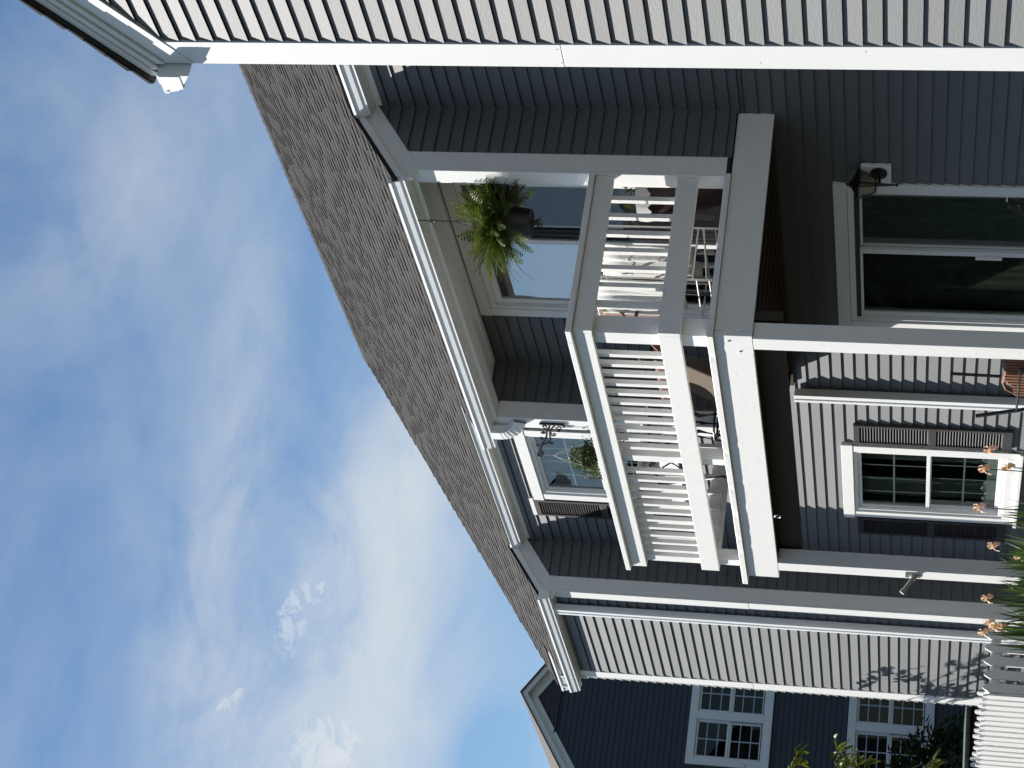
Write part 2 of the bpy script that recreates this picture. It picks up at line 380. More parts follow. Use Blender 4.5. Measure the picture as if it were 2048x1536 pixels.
# corner boards
def corner_board(x0, x1, y0, y1, z0, z1, parent=house):
    b = MB(); b.box(x0, x1, y0, y1, z0, z1); return part(b, 'corner_board', 'trim', parent, bevel=0.003)
corner_board(XD - 0.112, XD + 0.021, P2 - 0.022, P2 + 0.004, 3.0, 5.27)             # A leg
corner_board(XD - 0.003, XD + 0.021, P2 + 0.005, P2 + 0.148, 3.0, 5.34)
b = MB(); b.box(XD - 0.142, XD - 0.115, P2 - 0.012, P2 + 0.004, 3.0, 5.26); part(b, 'corner_moulding', 'trim', house, bevel=0.003)
corner_board(-15.285, -15.145, P2 - 0.022, P2 + 0.004, 3.0, 5.26); corner_board(-15.168, -15.145, P2 + 0.005, P2 + 0.148, 3.0, 5.26)
b = MB(); b.box(-15.325, -15.29, P2 - 0.010, P2 + 0.004, 3.0, 5.26); part(b, 'corner_moulding', 'trim', house, bevel=0.003)
corner_board(-18.855, -18.712, P2 - 0.022, P2 - 0.001, 3.28, 5.30); corner_board(-18.855, -18.712, P2 - 0.020, P2 - 0.001, 0.08, 3.277)
corner_board(-18.733, -18.712, P2, P2 + 0.150, 0.08, 5.36)
corner_board(-20.94, -20.79, P2 - 0.022, P2 - 0.001, 3.36, 5.30); corner_board(-20.955, -20.79, P2 - 0.020, P2 - 0.001, 0.08, 3.357)
# inside corner strips
for x, y, z0, z1 in ((XD + 0.016, P1 - 0.02, 2.97, 5.62), (-18.733 + 0.016, P1 - 0.02, 0.08, 5.6), (-15.15, P1 - 0.02, 3.02, 5.37)):
    b = MB(); b.box(x - 0.010, x + 0.010, y - 0.0, y + 0.014, z0, z1); part(b, 'inside_corner_strip', 'siding', house)

# ---- roof
RX0, RX1, RIDGE_Y = -22.42, -7.9, 13.40
roof_b = MB()
def slab(b, x0, x1, y0, y1, t=0.025, drop=0.0):
    v = [(x, y, zr(y) - drop - dz) for x in (x0, x1) for y in (y0, y1) for dz in (0.0, t)]
    b.add(v, [(0, 1, 3, 2), (4, 6, 7, 5), (0, 4, 5, 1), (2, 3, 7, 6), (0, 2, 6, 4), (1, 5, 7, 3)])
slab(roof_b, RX0 + 0.02, RX1, 8.95, RIDGE_Y, drop=0.012)
slab(roof_b, -15.50, XD + 0.05, 8.39, 8.95, drop=0.012); slab(roof_b, -21.12, -18.70, 8.39, 8.95, drop=0.012)
back = [(RX0, RIDGE_Y, zr(RIDGE_Y) - 0.01), (RX1, RIDGE_Y, zr(RIDGE_Y) - 0.01), (RX1, 17.9, 5.75), (RX0, 17.9, 5.75)]
roof_b.add(back, [(0, 1, 2, 3)])
roof = part(roof_b, 'roof', 'shingle', house, tone=True)
# shingles: every tab is real, each lifted at its lower edge
sl = math.atan(0.73); cs, sn = math.cos(sl), math.sin(sl)
def shingles(x0f, x1, y_start, y_end, xr, seed, parent, zf=zr, exp=0.140):
    r_ = random.Random(seed); b = MB(); y = y_start; n = 0
    nrm = Vector((0, -sn, cs))
    while y < y_end:
        lo, hi = xr(y)
        for (xa, xb) in zip(lo, hi):
            xa = xa + r_.uniform(-0.012, 0.012) - (0.012 if n % 3 == 0 else 0); x = xa - r_.uniform(0, 0.25); lift = 0
            while x < xb:
                w = r_.uniform(0.10, 0.26); X0, X1 = max(x, xa), min(x + w, xb); x += w
                if X1 - X0 < 0.01: continue
                lift = 0.0048 if lift == 0 and r_.random() < 0.55 else 0.0
                t = 0.0055 + lift + r_.uniform(0, 0.0012); yo = 0.0 if lift else r_.uniform(0.0, 0.004)
                tone = r_.uniform(0.95, 1.06); tone = (tone, tone * r_.uniform(0.95, 1.02), tone * r_.uniform(0.93, 1.02))
                y0, y1 = y + yo, y + exp * cs + 0.012
                P = [Vector((X0, y0, zf(y0))), Vector((X1, y0, zf(y0))), Vector((X1, y1, zf(y1))), Vector((X0, y1, zf(y1)))]
                T = [P[0] + nrm * t, P[1] + nrm * t, P[2] + nrm * 0.001, P[3] + nrm * 0.001]; Bm = [q - nrm * 0.006 for q in P[:2]]
                b.add([T[0], T[1], T[2], T[3], Bm[0], Bm[1]], [(0, 1, 2, 3), (4, 5, 1, 0)], tone)
                b.add([T[0], Bm[0], T[3]], [(0, 2, 1)], tone); b.add([T[1], Bm[1], T[2]], [(0, 1, 2)], tone)
        y += exp * cs; n += 1
    return b
def xr(y):
    if y < 8.93: return ([-15.47, -21.14], [XD + 0.075, -18.685])
    return ([RX0], [RX1])
sh = shingles(0, 0, 8.385, RIDGE_Y - 0.03, xr, 3, roof)
part(sh, 'shingles', 'shingle', roof, tone=True, kind='stuff')
b = MB(); x = RX0
r_ = random.Random(5)
while x < RX1:                                       # ridge caps
    zz = zr(RIDGE_Y); t = 0.012 + r_.uniform(0, .004); tn = r_.uniform(0.75, 1.15)
    b.add([(x, RIDGE_Y - 0.14, zz - 0.102 + t), (x + 0.15, RIDGE_Y - 0.14, zz - 0.102 + 0.003), (x + 0.15, RIDGE_Y, zz + 0.008), (x, RIDGE_Y, zz + 0.008 + t)], [(0, 1, 2, 3)], tn); x += 0.14
part(b, 'ridge_caps', 'shingle', roof, tone=True, kind='stuff')
# metal drip edge at the left rake
b = MB(); b.prism([Vector((RX0 + 0.02, 8.93, zr(8.93) - 0.02)), Vector((RX0 + 0.02, RIDGE_Y, zr(RIDGE_Y) - 0.02)), Vector((RX0 + 0.02, RIDGE_Y, zr(RIDGE_Y) - 0.2)), Vector((RX0 + 0.02, 8.93, zr(8.93) - 0.2))], (0, 0, 0), (0.02, 0, 0))
part(b, 'rake_board', 'trim', roof)

# ---- rake boards of the two bays (face +X)
def rake_board(x, parent=house):
    y0, y1 = P2 - 0.10, P1 + 0.12
    def q(xa, xb, a, c):    # band between roof-plane offsets a (top) and c (bottom)
        b = MB(); pts = [Vector((xa, y0, zr(y0) - a)), Vector((xa, y1, zr(y1) - a)), Vector((xa, y1, zr(y1) - c)), Vector((xa, y0 + (0.10 if c > 0.2 else 0), zr(y0 + (0.10 if c > 0.2 else 0)) - c)), ]
        if c > 0.2: pts.append(Vector((xa, y0, zr(y0) - 0.15)))
        b.prism(pts, (0, 0, 0), (xb - xa, 0, 0)); return b
    part(q(x - 0.002, x + 0.026, 0.035, 0.262), 'rake_board', 'trim', parent, bevel=0.002)
    part(q(x + 0.027, x + 0.048, 0.030, 0.100), 'rake_moulding', 'trim', parent, bevel=0.003)
rake_board(XD); rake_board(-18.733)
# ---- eave boards + gutters
GP = [(0, 0), (0.118, 0.004), (0.120, -0.016), (0.109, -0.026), (0.108, -0.031), (0.100, -0.078), (0.089, -0.094), (0.089, -0.111), (0.0, -0.117)]
def gutter(x0, x1, yb, zt, ends=(True, True)):
    """K-style gutter; yb back plane, zt top"""
    b = MB(); prof = [(0, -0.012), (0.108, -0.012), (0.110, 0.003)] + GP[1:]
    b.prism([Vector((0, yb - o, zt + z)) for o, z in prof], (x0, 0, 0), (x1, 0, 0))
    G = part(b, 'gutter', 'gutter', house)
    for e, x in zip(ends, (x0, x1)):
        if e:
            c = MB(); c.prism([Vector((x, yb - o, zt + z)) for o, z in GP], (-0.002, 0, 0), (0.002, 0, 0)); part(c, 'end_cap', 'gutter', G)
    for k in range(int((x1 - x0) / 0.8)):
        c = MB(); c.box(x0 + 0.4 + k * 0.8, x0 + 0.42 + k * 0.8, yb - 0.112, yb, zt - 0.004, zt); part(c, 'hanger', 'gutter', G)
    return G
LIP2, LIP1 = 5.425, 5.775
gutter(-15.51, XD + 0.03, P2 - 0.035, LIP2); gutter(-21.13, -18.67, P2 - 0.035, LIP2 - 0.015)
gutter(XD + 0.052, -7.9, P1 - 0.035, LIP1); gutter(-18.68, -14.9, P1 - 0.035, LIP1, (True, True)); gutter(-22.54, -20.9, P1 - 0.035, LIP1)
def frieze(x0, x1, yp, z0, z1):
    b = MB(); b.box(x0, x1, yp - 0.033, yp - 0.016, z0 + 0.05, z1); part(b, 'fascia_board', 'trim', house, bevel=0.002)
    b = MB(); b.box(x0, x1, yp - 0.0165, yp + 0.05, z0, z1 - 0.004); part(b, 'frieze_board', 'trim', house, bevel=0.002)
frieze(XD + 0.03, -7.9, P1, 5.60, 5.80); frieze(-18.71, -15.3, P1, 5.60, 5.80); frieze(-22.4, -20.95, P1, 5.6, 5.8)
frieze(-20.96, -18.735, P2, 5.265, 5.45)
b = MB(); b.box(-20.99, -20.965, P2 - 0.03, P1, 5.22, 5.52); part(b, 'fascia_board', 'trim', house)
# moss streak on the eave edge above the window
b = MB(); b.box(-18.6, -15.2, 8.93, 8.945, 5.775, 5.800); part(b, 'moss_streak', 'moss', house)
# beam and ceiling over the recess
b = MB(); b.box(-15.31, XD - 0.006, P2 - 0.033, P2 - 0.016, 5.30, 5.45); part(b, 'fascia_board', 'trim', house, bevel=0.002)
b = MB(); b.box(-15.31, XD - 0.004, P2 - 0.014, P2 + 0.13, 5.262, 5.44); part(b, 'porch_beam', 'trim', house, bevel=0.003)
b = MB(); b.box(-15.165, XD - 0.14, P2 + 0.135, P1, 5.36, 5.37)
for k in range(3): b.box(-15.02, XD - 0.14, P2 + 0.19 + k * 0.14, P2 + 0.196 + k * 0.14, 5.352, 5.36)
part(b, 'porch_ceiling', 'trim', house)

# ---- windows, doors
def frame_boxes(b, x0, x1, z0, z1, w, y0, y1, bot=None, top=None):
    bot = w if bot is None else bot; top = w if top is None else top
    b.box(x0, x0 + w, y0, y1, z0, z1); b.box(x1 - w, x1, y0, y1, z0, z1)
    b.box(x0 + w, x1 - w, y0, y1, z1 - top, z1); b.box(x0 + w, x1 - w, y0, y1, z0, z0 + bot)
def curtain(parent, x0, x1, z0, z1, y, mt='curtain', amp=0.02, nf=9, fx=None):
    b = MB(); n = nf * 8; V = []
    for i in range(n + 1):
        u = i / n; x = x0 + (x1 - x0) * u
        for k in range(5):
            w = k / 4; z = z0 + (z1 - z0) * w
            V.append((x + (0 if fx is None else fx(w, u)), y + amp * math.sin(u * nf * 2 * math.pi + 1.3 * math.sin(u * 9)) * (0.6 + 0.4 * w), z))
    b.add(V, [(i * 5 + k, (i + 1) * 5 + k, (i + 1) * 5 + k + 1, i * 5 + k + 1) for i in range(n) for k in range(4)])
    return part(b, 'curtain', mt, parent, smooth=True)
def room(parent, x0, x1, z0, z1, y0, d=0.9):
    b = MB(); b.box(x0 - 0.1, x1 + 0.1, y0 + d, y0 + d + 0.02, z0 - 0.1, z1 + 0.1); b.box(x0 - 0.12, x0 - 0.1, y0, y0 + d, z0 - 0.1, z1 + 0.1); b.box(x1 + 0.1, x1 + 0.12, y0, y0 + d, z0 - 0.1, z1 + 0.1)
    b.box(x0 - 0.1, x1 + 0.1, y0, y0 + d, z1 + 0.1, z1 + 0.12); b.box(x0 - 0.1, x1 + 0.1, y0, y0 + d, z0 - 0.12, z0 - 0.1)
    return part(b, 'room_behind', 'interior', parent)
def window(x0, x1, z0, z1, gl='glass'):
    """x0..z1 = outer edge of the casing"""
    c = 0.105
    b = MB(); y0, y1 = P1 - 0.040, P1 + 0.002
    b.box(x0 - 0.02, x1 + 0.02, y0 - 0.006, y1, z1 - c, z1); b.box(x0, x0 + c, y0, y1, z0, z1 - c - 0.002); b.box(x1 - c, x1, y0, y1, z0, z1 - c - 0.002)
    b.box(x0 + c, x1 - c, y0, y1, z0, z0 + c)
    W = part(b, 'window', 'trim', house, bevel=0.003)
    b = MB(); b.box(x0 - 0.02, x1 + 0.02, y0 - 0.03, y1 - 0.004, z0 - 0.035, z0 - 0.002); part(b, 'sill', 'trim', W, bevel=0.004)
    fx0, fx1, fz0, fz1 = x0 + c + 0.002, x1 - c - 0.002, z0 + c + 0.002, z1 - c - 0.002
    b = MB(); frame_boxes(b, fx0, fx1, fz0, fz1, 0.035, P1 - 0.026, P1 + 0.07); part(b, 'frame', 'trim', W, bevel=0.003)
    zm = (fz0 + fz1) / 2
    for k, (za, zb, yy) in enumerate(((fz0 + 0.036, zm + 0.012, 0.030), (zm - 0.012, fz1 - 0.036, 0.002))):
        b = MB(); frame_boxes(b, fx0 + 0.037, fx1 - 0.037, za, zb, 0.034, P1 + yy, P1 + yy + 0.026); s_ = part(b, 'sash', 'trim', W, bevel=0.002)
        gx0, gx1, gz0, gz1 = fx0 + 0.071, fx1 - 0.071, za + 0.034, zb - 0.034
        b = MB(); b.box(gx0, gx1, P1 + yy + 0.012, P1 + yy + 0.015, gz0, gz1); part(b, 'pane', gl, W)
        b = MB()
        for j in (1, 2, 3): b.box(gx0 + (gx1 - gx0) * j / 4 - 0.006, gx0 + (gx1 - gx0) * j / 4 + 0.006, P1 + yy + 0.017, P1 + yy + 0.021, gz0, gz1)
        b.box(gx0, gx1, P1 + yy + 0.0172, P1 + yy + 0.0208, (gz0 + gz1) / 2 - 0.008, (gz0 + gz1) / 2 + 0.008)
        part(b, 'grille', 'wire', W)
    room(W, fx0, fx1, fz0, fz1, P1 + 0.152, 0.8)
    return W
wu = window(-17.745, -16.355, 3.90, 5.405, 'glassmid'); wl = window(-17.745, -16.355, 0.765, 2.345)
# gathered curtain, blind and a lavender note behind the upper glass
curtain(wu, -17.1, -16.55, 4.0, 5.30, P1 + 0.13, 'blind', 0.022, 9, lambda w, u: -0.42 * w * w * (1 - u))
b = MB()
for k in range(24): z = 4.15 + k * 0.030; b.add([(-17.0, P1 + 0.2, z), (-16.5, P1 + 0.2, z), (-16.5, P1 + 0.215, z + 0.02), (-17.0, P1 + 0.215, z + 0.02)], [(0, 1, 2, 3)])
part(b, 'blind_slats', 'blind', wu, kind='stuff')
curtain(wl, -17.6, -17.25, 0.95, 2.2, P1 + 0.14, 'curtain', 0.02, 4); curtain(wl, -16.9, -16.5, 0.95, 2.2, P1 + 0.14, 'curtain', 0.02, 4)
b = MB(); b.box(-17.56, -16.56, P1 + 0.06, P1 + 0.11, 0.935, 1.03); part(b, 'inner_sill', 'blind', wl)

def shutter(x0, x1, z0, z1, louv=True):
    b = MB(); y0, y1 = P1 - 0.048, P1 - 0.012; w = 0.035; zm = (z0 + z1) / 2
    b.box(x0, x0 + w, y0, y1, z0, z1); b.box(x1 - w, x1, y0, y1, z0, z1)
    for za, zb in ((z0, z0 + 0.085), (zm - 0.035, zm + 0.035), (z1 - 0.055, z1)): b.box(x0 + w, x1 - w, y0 + 0.001, y1 - 0.001, za, zb)
    Sh = part(b, 'shutter', 'shutter', house, bevel=0.003)
    b = MB(); b.box(x0 + w, x1 - w, P1 - 0.020, P1 - 0.015, z0 + 0.08, z1 - 0.05); part(b, 'backing', 'dark', Sh)
    b = MB()
    for za, zb in ((z0 + 0.085, zm - 0.035), (zm + 0.035, z1 - 0.055)):
        n = int((zb - za) / 0.0247)
        for k in range(n):
            z = za + (k + 0.5) * (zb - za) / n
            b.add([(x0 + w, y0 + 0.004, z - 0.008), (x1 - w, y0 + 0.004, z - 0.008), (x1 - w, y1 - 0.010, z + 0.007), (x0 + w, y1 - 0.010, z + 0.007), (x0 + w, y0 + 0.006, z - 0.012), (x1 - w, y0 + 0.006, z - 0.012), (x1 - w, y1 - 0.010, z + 0.003), (x0 + w, y1 - 0.010, z + 0.003)], [(0, 1, 2, 3), (4, 7, 6, 5), (0, 4, 5, 1), (2, 6, 7, 3)])
    part(b, 'louvers', 'shutter', Sh, kind='stuff')
shutter(-16.300, -15.962, 0.84, 2.228); shutter(-18.10, -17.765, 0.82, 2.215); shutter(-18.10, -17.765, 4.0, 5.42)
b = MB(); b.box(-18.125, -17.768, P1 - 0.03, P1 - 0.013, 5.424, 5.464); part(b, 'trim_strip', 'trim', house)

def slider(z0, z1, gl, tx0=-14.36, tx1=-12.37):
    """sliding glass door: right leaf with curtain, left leaf"""
    b = MB(); y0, y1 = P1 - 0.036, P1 + 0.004
    b.box(tx0, tx1, y0 - 0.004, y1, z1 - 0.10, z1); b.box(tx0, tx0 + 0.10, y0, y1, z0, z1 - 0.102); b.box(tx1 - 0.10, tx1, y0, y1, z0, z1 - 0.102)
    D = part(b, 'sliding_door', 'trim', house, bevel=0.003)
    ox0, ox1 = tx0 + 0.102, tx1 - 0.102; zt = z1 - 0.104
    b = MB(); frame_boxes(b, ox0, ox1, z0, zt, 0.030, P1 - 0.022, P1 + 0.10, bot=0.04, top=0.045); part(b, 'frame', 'trim', D, bevel=0.003)
    xm = -13.30
    for (a, c, yy) in ((ox0 + 0.032, xm + 0.02, 0.012), (xm - 0.03, ox1 - 0.032, 0.055)):
        b = MB(); frame_boxes(b, a, c, z0 + 0.042, zt - 0.047, 0.055, P1 + yy, P1 + yy + 0.035, bot=0.09); lf = part(b, 'leaf', 'trim', D, bevel=0.003)
        b = MB(); b.box(a + 0.056, c - 0.056, P1 + yy + 0.014, P1 + yy + 0.018, z0 + 0.133, zt - 0.103); part(b, 'pane', gl, D)
    b = MB(); b.box(xm - 0.045, xm - 0.02, P1 - 0.015, P1 + 0.01, z0 + 0.95, z0 + 1.15); part(b, 'handle', 'white', D, bevel=0.004)
    room(D, ox0, ox1, z0, zt, P1 + 0.152, 1.1)
    return D
du = slider(3.02, 5.345, 'glassbright'); dl = slider(0.10, 2.315, 'glass')
b = MB(); frame_boxes(b, -13.265, -12.47, 3.06, 5.22, 0.022, P1 + 0.02, P1 + 0.032); part(b, 'screen_frame', 'dark', du)
b = MB(); b.box(-13.243, -12.492, P1 + 0.004, P1 + 0.005, 3.09, 5.19); part(b, 'insect_screen', 'screen', du)
curtain(du, -13.30, -12.50, 3.1, 5.2, P1 + 0.16, 'blind', 0.035, 13); curtain(du, -14.2, -13.3, 3.1, 5.2, P1 + 0.20, 'curtain', 0.03, 6)
curtain(dl, -13.32, -12.50, 0.15, 2.15, P1 + 0.13, 'curtain', 0.022, 8); curtain(dl, -14.25, -13.28, 0.15, 2.15, P1 + 0.13, 'sheer', 0.005, 9)

# ---- downspouts
def downspout(x, y, z0, z1, w=0.085, d=0.055):
    pr = [(-w / 2, 0), (-w / 2, -d), (-w * 0.18, -d), (-w * 0.14, -d + 0.008), (w * 0.14, -d + 0.008), (w * 0.18, -d), (w / 2, -d), (w / 2, 0)]
    b = MB(); b.prism([Vector((x + a, y + c, z0)) for a, c in pr], (0, 0, 0), (0, 0, z1 - z0))
    D = part(b, 'downspout', 'gutter', house, bevel=0.003)
downspout(-15.425, P1 - 0.035, 0.1, 2.72, 0.115, 0.075); downspout(-19.05, P2 - 0.030, 0.1, 5.31, 0.11, 0.075)
# curved downspout elbow from the end of the deck-roof gutter, ribbed
b = MB(); cx, cz, n = -15.20, 5.32, 18; path = []
for i in range(n + 1):
    t = i / n
    if t < 0.25: path.append((Vector((-15.30, P2 - 0.085, 5.315 - t * 0.32)), 0.0))
    else:
        a = (t - 0.25) / 0.75 * R(72); path.append((Vector((-15.30, P2 - 0.085, 5.235)) + Vector((0.19 * (1 - math.cos(a)), 0.10 * (1 - math.cos(a)), -0.19 * math.sin(a))), a))
V = []
for i, (c, a) in enumerate(path):
    u = Vector((math.cos(a), 0, math.sin(a))); v = Vector((0, 1, 0)); s_ = 1.0 if i % 2 else 0.94
    if a == 0: s_ = 1.0
    V += [c + u * du_ * 0.056 * s_ + v * dv * 0.040 * s_ for du_, dv in ((-1, -1), (1, -1), (1, 1), (-1, 1))]
b.add(V, [(i * 4 + k, i * 4 + (k + 1) % 4, (i + 1) * 4 + (k + 1) % 4, (i + 1) * 4 + k) for i in range(n) for k in range(4)])
part(b, 'downspout_elbow', 'gutter', house)
# ================================================================== deck
deck = empty('wooden_deck', 'white painted wooden deck on two posts in front of the upper sliding door', 'deck', (-13.4, 8.0, 0))
def bxp(name, x0, x1, y0, y1, z0, z1, mt='paint', parent=deck, bevel=0.003, **kw):
    b = MB(); b.box(x0, x1, y0, y1, z0, z1); return part(b, name, mt, parent, bevel=bevel, **kw)
# skirt boards, floor and framing
bxp('skirt_board', -15.30, XD - 0.001, YD, YD + 0.038, 2.705, 2.962)
bxp('skirt_board', XD - 0.038, XD, YD + 0.039, P1 - 0.012, 2.705, 2.962)
bxp('skirt_board', -15.30, -15.262, YD + 0.039, P2 - 0.03, 2.705, 2.962)
def nosing(pts, w, z0, z1, axis, seed):
    """edge board with a chipped, slightly wavy outer edge"""
    r_ = random.Random(seed); b = MB(); a0, a1, e = pts; n = 60; V = []
    for i in range(n + 1):
        a = a0 + (a1 - a0) * i / n; j = 0.004 * noise.noise(Vector((a * 3, seed, 0))) + (0.006 if r_.random() < 0.06 else 0)
        for zz, d in ((z0, j * 0.6), (z1 - 0.006, j), (z1, j + 0.006), (z1, w), (z0, w)):
            V.append((a, e + d, zz) if axis == 'x' else (e - d, a, zz))
    F = [(i * 5 + k, i * 5 + (k + 1) % 5, (i + 1) * 5 + (k + 1) % 5, (i + 1) * 5 + k) for i in range(n) for k in range(5)] + [(0, 1, 2, 3, 4), tuple(n * 5 + k for k in range(5))[::-1]]
    b.add(V, F); return part(b, 'edge_board', 'paint', deck)
nosing((-15.39, XD + 0.03, YD - 0.035), 0.135, 2.964, 3.008, 'x', 1)
nosing((YD + 0.102, P2 + 0.0, XD + 0.030), 0.135, 2.964, 3.006, 'y', 2)
k = 0; y = YD + 0.103
while y < P1 - 0.15:
    b = MB(); b.box(-15.30, XD - 0.108, y, y + 0.136, 2.966, 3.004); part(b, 'deck_board', 'concrete', deck); y += 0.141; k += 1
x = XD - 0.30
while x > -15.2:
    b = MB(); b.box(x - 0.02, x + 0.02, YD + 0.045, P1 - 0.055, 2.74, 2.958); part(b, 'joist', 'under', deck); x -= 0.27
bxp('ledger_board', -15.30, XD - 0.04, P1 - 0.052, P1 - 0.014, 2.72, 2.958, 'under')
bxp('beam', -15.255, XD - 0.045, YD + 0.16, YD + 0.235, 2.52, 2.735, 'under')
bxp('rim_joist', -15.255, XD - 0.045, YD + 0.0395, YD + 0.044, 2.71, 2.958, 'under', bevel=0)
for y_, z_ in ((7.262, 2.86), (7.262, 2.745)):                       # bolt heads on the side skirt
    b = MB(); b.tube([(XD - 0.002, y_, z_), (XD + 0.010, y_, z_)], 0.011, 10); part(b, 'bolt', 'paint', deck)
for x_, z_ in ((-11.64, 2.87), (-11.77, 2.80)):
    b = MB(); b.tube([(x_, YD + 0.002, z_), (x_, YD - 0.008, z_)], 0.010, 10); part(b, 'bolt', 'paint', deck)
# lower posts
bxp('post', -11.735, -11.598, YD + 0.002, YD + 0.132, 0.05, 2.703); bxp('post', -15.168, -15.028, YD + 0.002, YD + 0.135, 0.05, 2.703)
# railing posts
bxp('rail_post', -11.785, -11.648, YD + 0.040, YD + 0.178, 3.009, 3.926); bxp('rail_post', -13.478, -13.388, YD + 0.040, YD + 0.135, 3.009, 3.926)
bxp('rail_post', -15.205, -15.105, YD + 0.040, YD + 0.140, 3.009, 3.926)
# rails
bxp('top_rail', -15.245, XD - 0.040, YD, YD + 0.038, 3.797, 3.926); bxp('bottom_rail', -15.245, XD - 0.040, YD, YD + 0.038, 3.193, 3.340)
bxp('top_rail', XD - 0.038, XD, YD - 0.002, P2 - 0.024, 3.793, 3.924); bxp('bottom_rail', XD - 0.038, XD, YD - 0.002, P2 - 0.024, 3.190, 3.342)
bxp('rail_cap', -15.25, XD - 0.103, YD - 0.042, YD + 0.098, 3.928, 3.968); bxp('rail_cap', XD - 0.101, XD + 0.040, YD - 0.042, P2 - 0.024, 3.928, 3.967)
bxp('top_rail', -15.246, -15.208, YD + 0.040, P2 - 0.024, 3.797, 3.926); bxp('bottom_rail', -15.246, -15.208, YD + 0.040, P2 - 0.024, 3.193, 3.340)
bxp('rail_cap', -15.25, -15.12, YD + 0.100, P2 - 0.024, 3.928, 3.966)
def bal_mesh():
    b = MB(); b.box(-0.019, 0.019, -0.018, 0.018, 0, 0.685); return b.mesh('baluster', 'paint')
bm_ = bal_mesh()
def bal(x, y):
    o = inst(bm_, 'baluster', deck, (x, y, 3.235)); return o
for k in range(11): bal(-11.950 - 0.1325 * k, YD + 0.058)
for k in range(11): bal(-13.655 - 0.1355 * k, YD + 0.058)
for k in range(7): bal(XD - 0.058, 8.335 - 0.1465 * k)
for k in range(7): bal(-15.19, 8.335 - 0.1465 * k)
b = MB(); b.tube([(-14.169 + 0.022 * math.cos(t * math.pi / 9), YD - 0.014, 2.662 + 0.022 * math.sin(t * math.pi / 9)) for t in range(19)], 0.005, 6); part(b, 'eye_hook', 'metal', deck)

# flagpole bracket on the left post
fb = empty('flagpole_bracket', 'grey metal flagpole bracket screwed to the left deck post', 'bracket', (-15.10, YD, 1.63))
b = MB(); b.box(-15.135, -15.06, YD - 0.008, YD, 1.565, 1.69); part(b, 'plate', 'metal', fb, bevel=0.004)
b = MB(); b.tube([(-15.10, YD - 0.02, 1.62), (-15.125, YD - 0.14, 1.70)], 0.017, 12); b.tube([(-15.123, YD - 0.128, 1.693), (-15.127, YD - 0.150, 1.708)], 0.022, 12); b.tube([(-15.098, YD, 1.612), (-15.101, YD - 0.03, 1.63)], 0.026, 10); part(b, 'socket', 'metal', fb, smooth=False)

# ---- wall lantern
lt = empty('wall_lantern', 'black coach lantern on a white block beside the lower sliding door', 'lamp', (-12.22, P1 - 0.03, 1.98))
b = MB(); b.box(-12.335, -12.125, P1 - 0.045, P1 - 0.014, 1.885, 2.105); part(b, 'mounting_block', 'trim', lt, bevel=0.003)
b = MB(); b.tube([(-12.20, P1 - 0.045, 1.975), (-12.20, P1 - 0.060, 1.975)], 0.062, 18); b.tube([(-12.20, P1 - 0.06, 1.975), (-12.205, P1 - 0.13, 1.965), (-12.205, P1 - 0.15, 1.98)], 0.012, 8)
b.tube([(-12.205, P1 - 0.15, 1.99), (-12.205, P1 - 0.15, 1.84)], 0.016, 8, 0.006); b.lathe((-12.205, P1 - 0.15, 1.825), [(0.001, 0), (0.012, 0.008), (0.012, 0.016), (0.004, 0.022)], 8); part(b, 'arm', 'iron', lt)
c0 = Vector((-12.205, P1 - 0.15, 0)); b = MB()
def sq(r, z): return [c0 + Vector((sx * r, sy * r, z)) for sx, sy in ((-1, -1), (1, -1), (1, 1), (-1, 1))]
lo_, hi_ = sq(0.040, 1.99), sq(0.075, 2.115)
for i in range(4): b.tube([lo_[i], hi_[i]], 0.005, 5); b.tube([hi_[i], hi_[(i + 1) % 4]], 0.006, 5); b.tube([lo_[i], lo_[(i + 1) % 4]], 0.006, 5)
b.add([*sq(0.082, 2.118), *sq(0.022, 2.165)], [(3, 2, 1, 0), (0, 1, 5, 4), (1, 2, 6, 5), (2, 3, 7, 6), (3, 0, 4, 7), (4, 5, 6, 7)])
b.lathe(tuple(c0 + Vector((0, 0, 2.165))), [(0.02, 0), (0.03, 0.012), (0.012, 0.02), (0.016, 0.03), (0.002, 0.042)], 10); part(b, 'cage', 'iron', lt)
b = MB(); lo_, hi_ = sq(0.038, 1.992), sq(0.072, 2.112); b.add([*lo_, *hi_], [(0, 1, 5, 4), (1, 2, 6, 5), (2, 3, 7, 6), (3, 0, 4, 7)]); part(b, 'glass_panes', 'lampglass', lt)

# ---- fern in a black pot hanging in the recess
def frond(b, base, az, el, L, w, droop, r_, tn, curl=0.0, step=0.022):
    p = Vector(base); n = int(L / step); d = Vector((math.cos(az) * math.cos(el), math.sin(az) * math.cos(el), math.sin(el)))
    side = Vector((-math.sin(az), math.cos(az), 0)); tilt = r_.uniform(-0.5, 0.5); pts = [p.copy()]
    for i in range(n):
        t = i / n; d = (d + Vector((0, 0, -droop * step * (0.4 + t)))).normalized(); p = p + d * step; pts.append(p.copy())
        ww = w * math.sin(math.pi * min(1, 0.12 + t * 0.88)) ** 0.7
        nrm = side.cross(d).normalized(); s2 = (side * math.cos(tilt) + nrm * math.sin(tilt)).normalized()
        for sg in (-1, 1):
            q = p + s2 * sg * ww + d * ww * 0.28 - Vector((0, 0, ww * 0.12)); h = step * 0.36
            v = tn * r_.uniform(0.75, 1.25); b.add([p - d * h, q - d * h * 0.3, q + d * h * 0.3, p + d * h], [(0, 1, 2, 3)], (v, v, v * 0.9))
    b.tube(pts[::4] + [pts[-1]], 0.0016, 3, caps=False, tone=0.9)
hf = empty('hanging_fern', 'bushy green fern in a black pot hanging under the deck roof', 'hanging plant', (-11.98, 8.36, 4.45))
fc = Vector((-11.98, 8.36, 0)); r_ = random.Random(11)
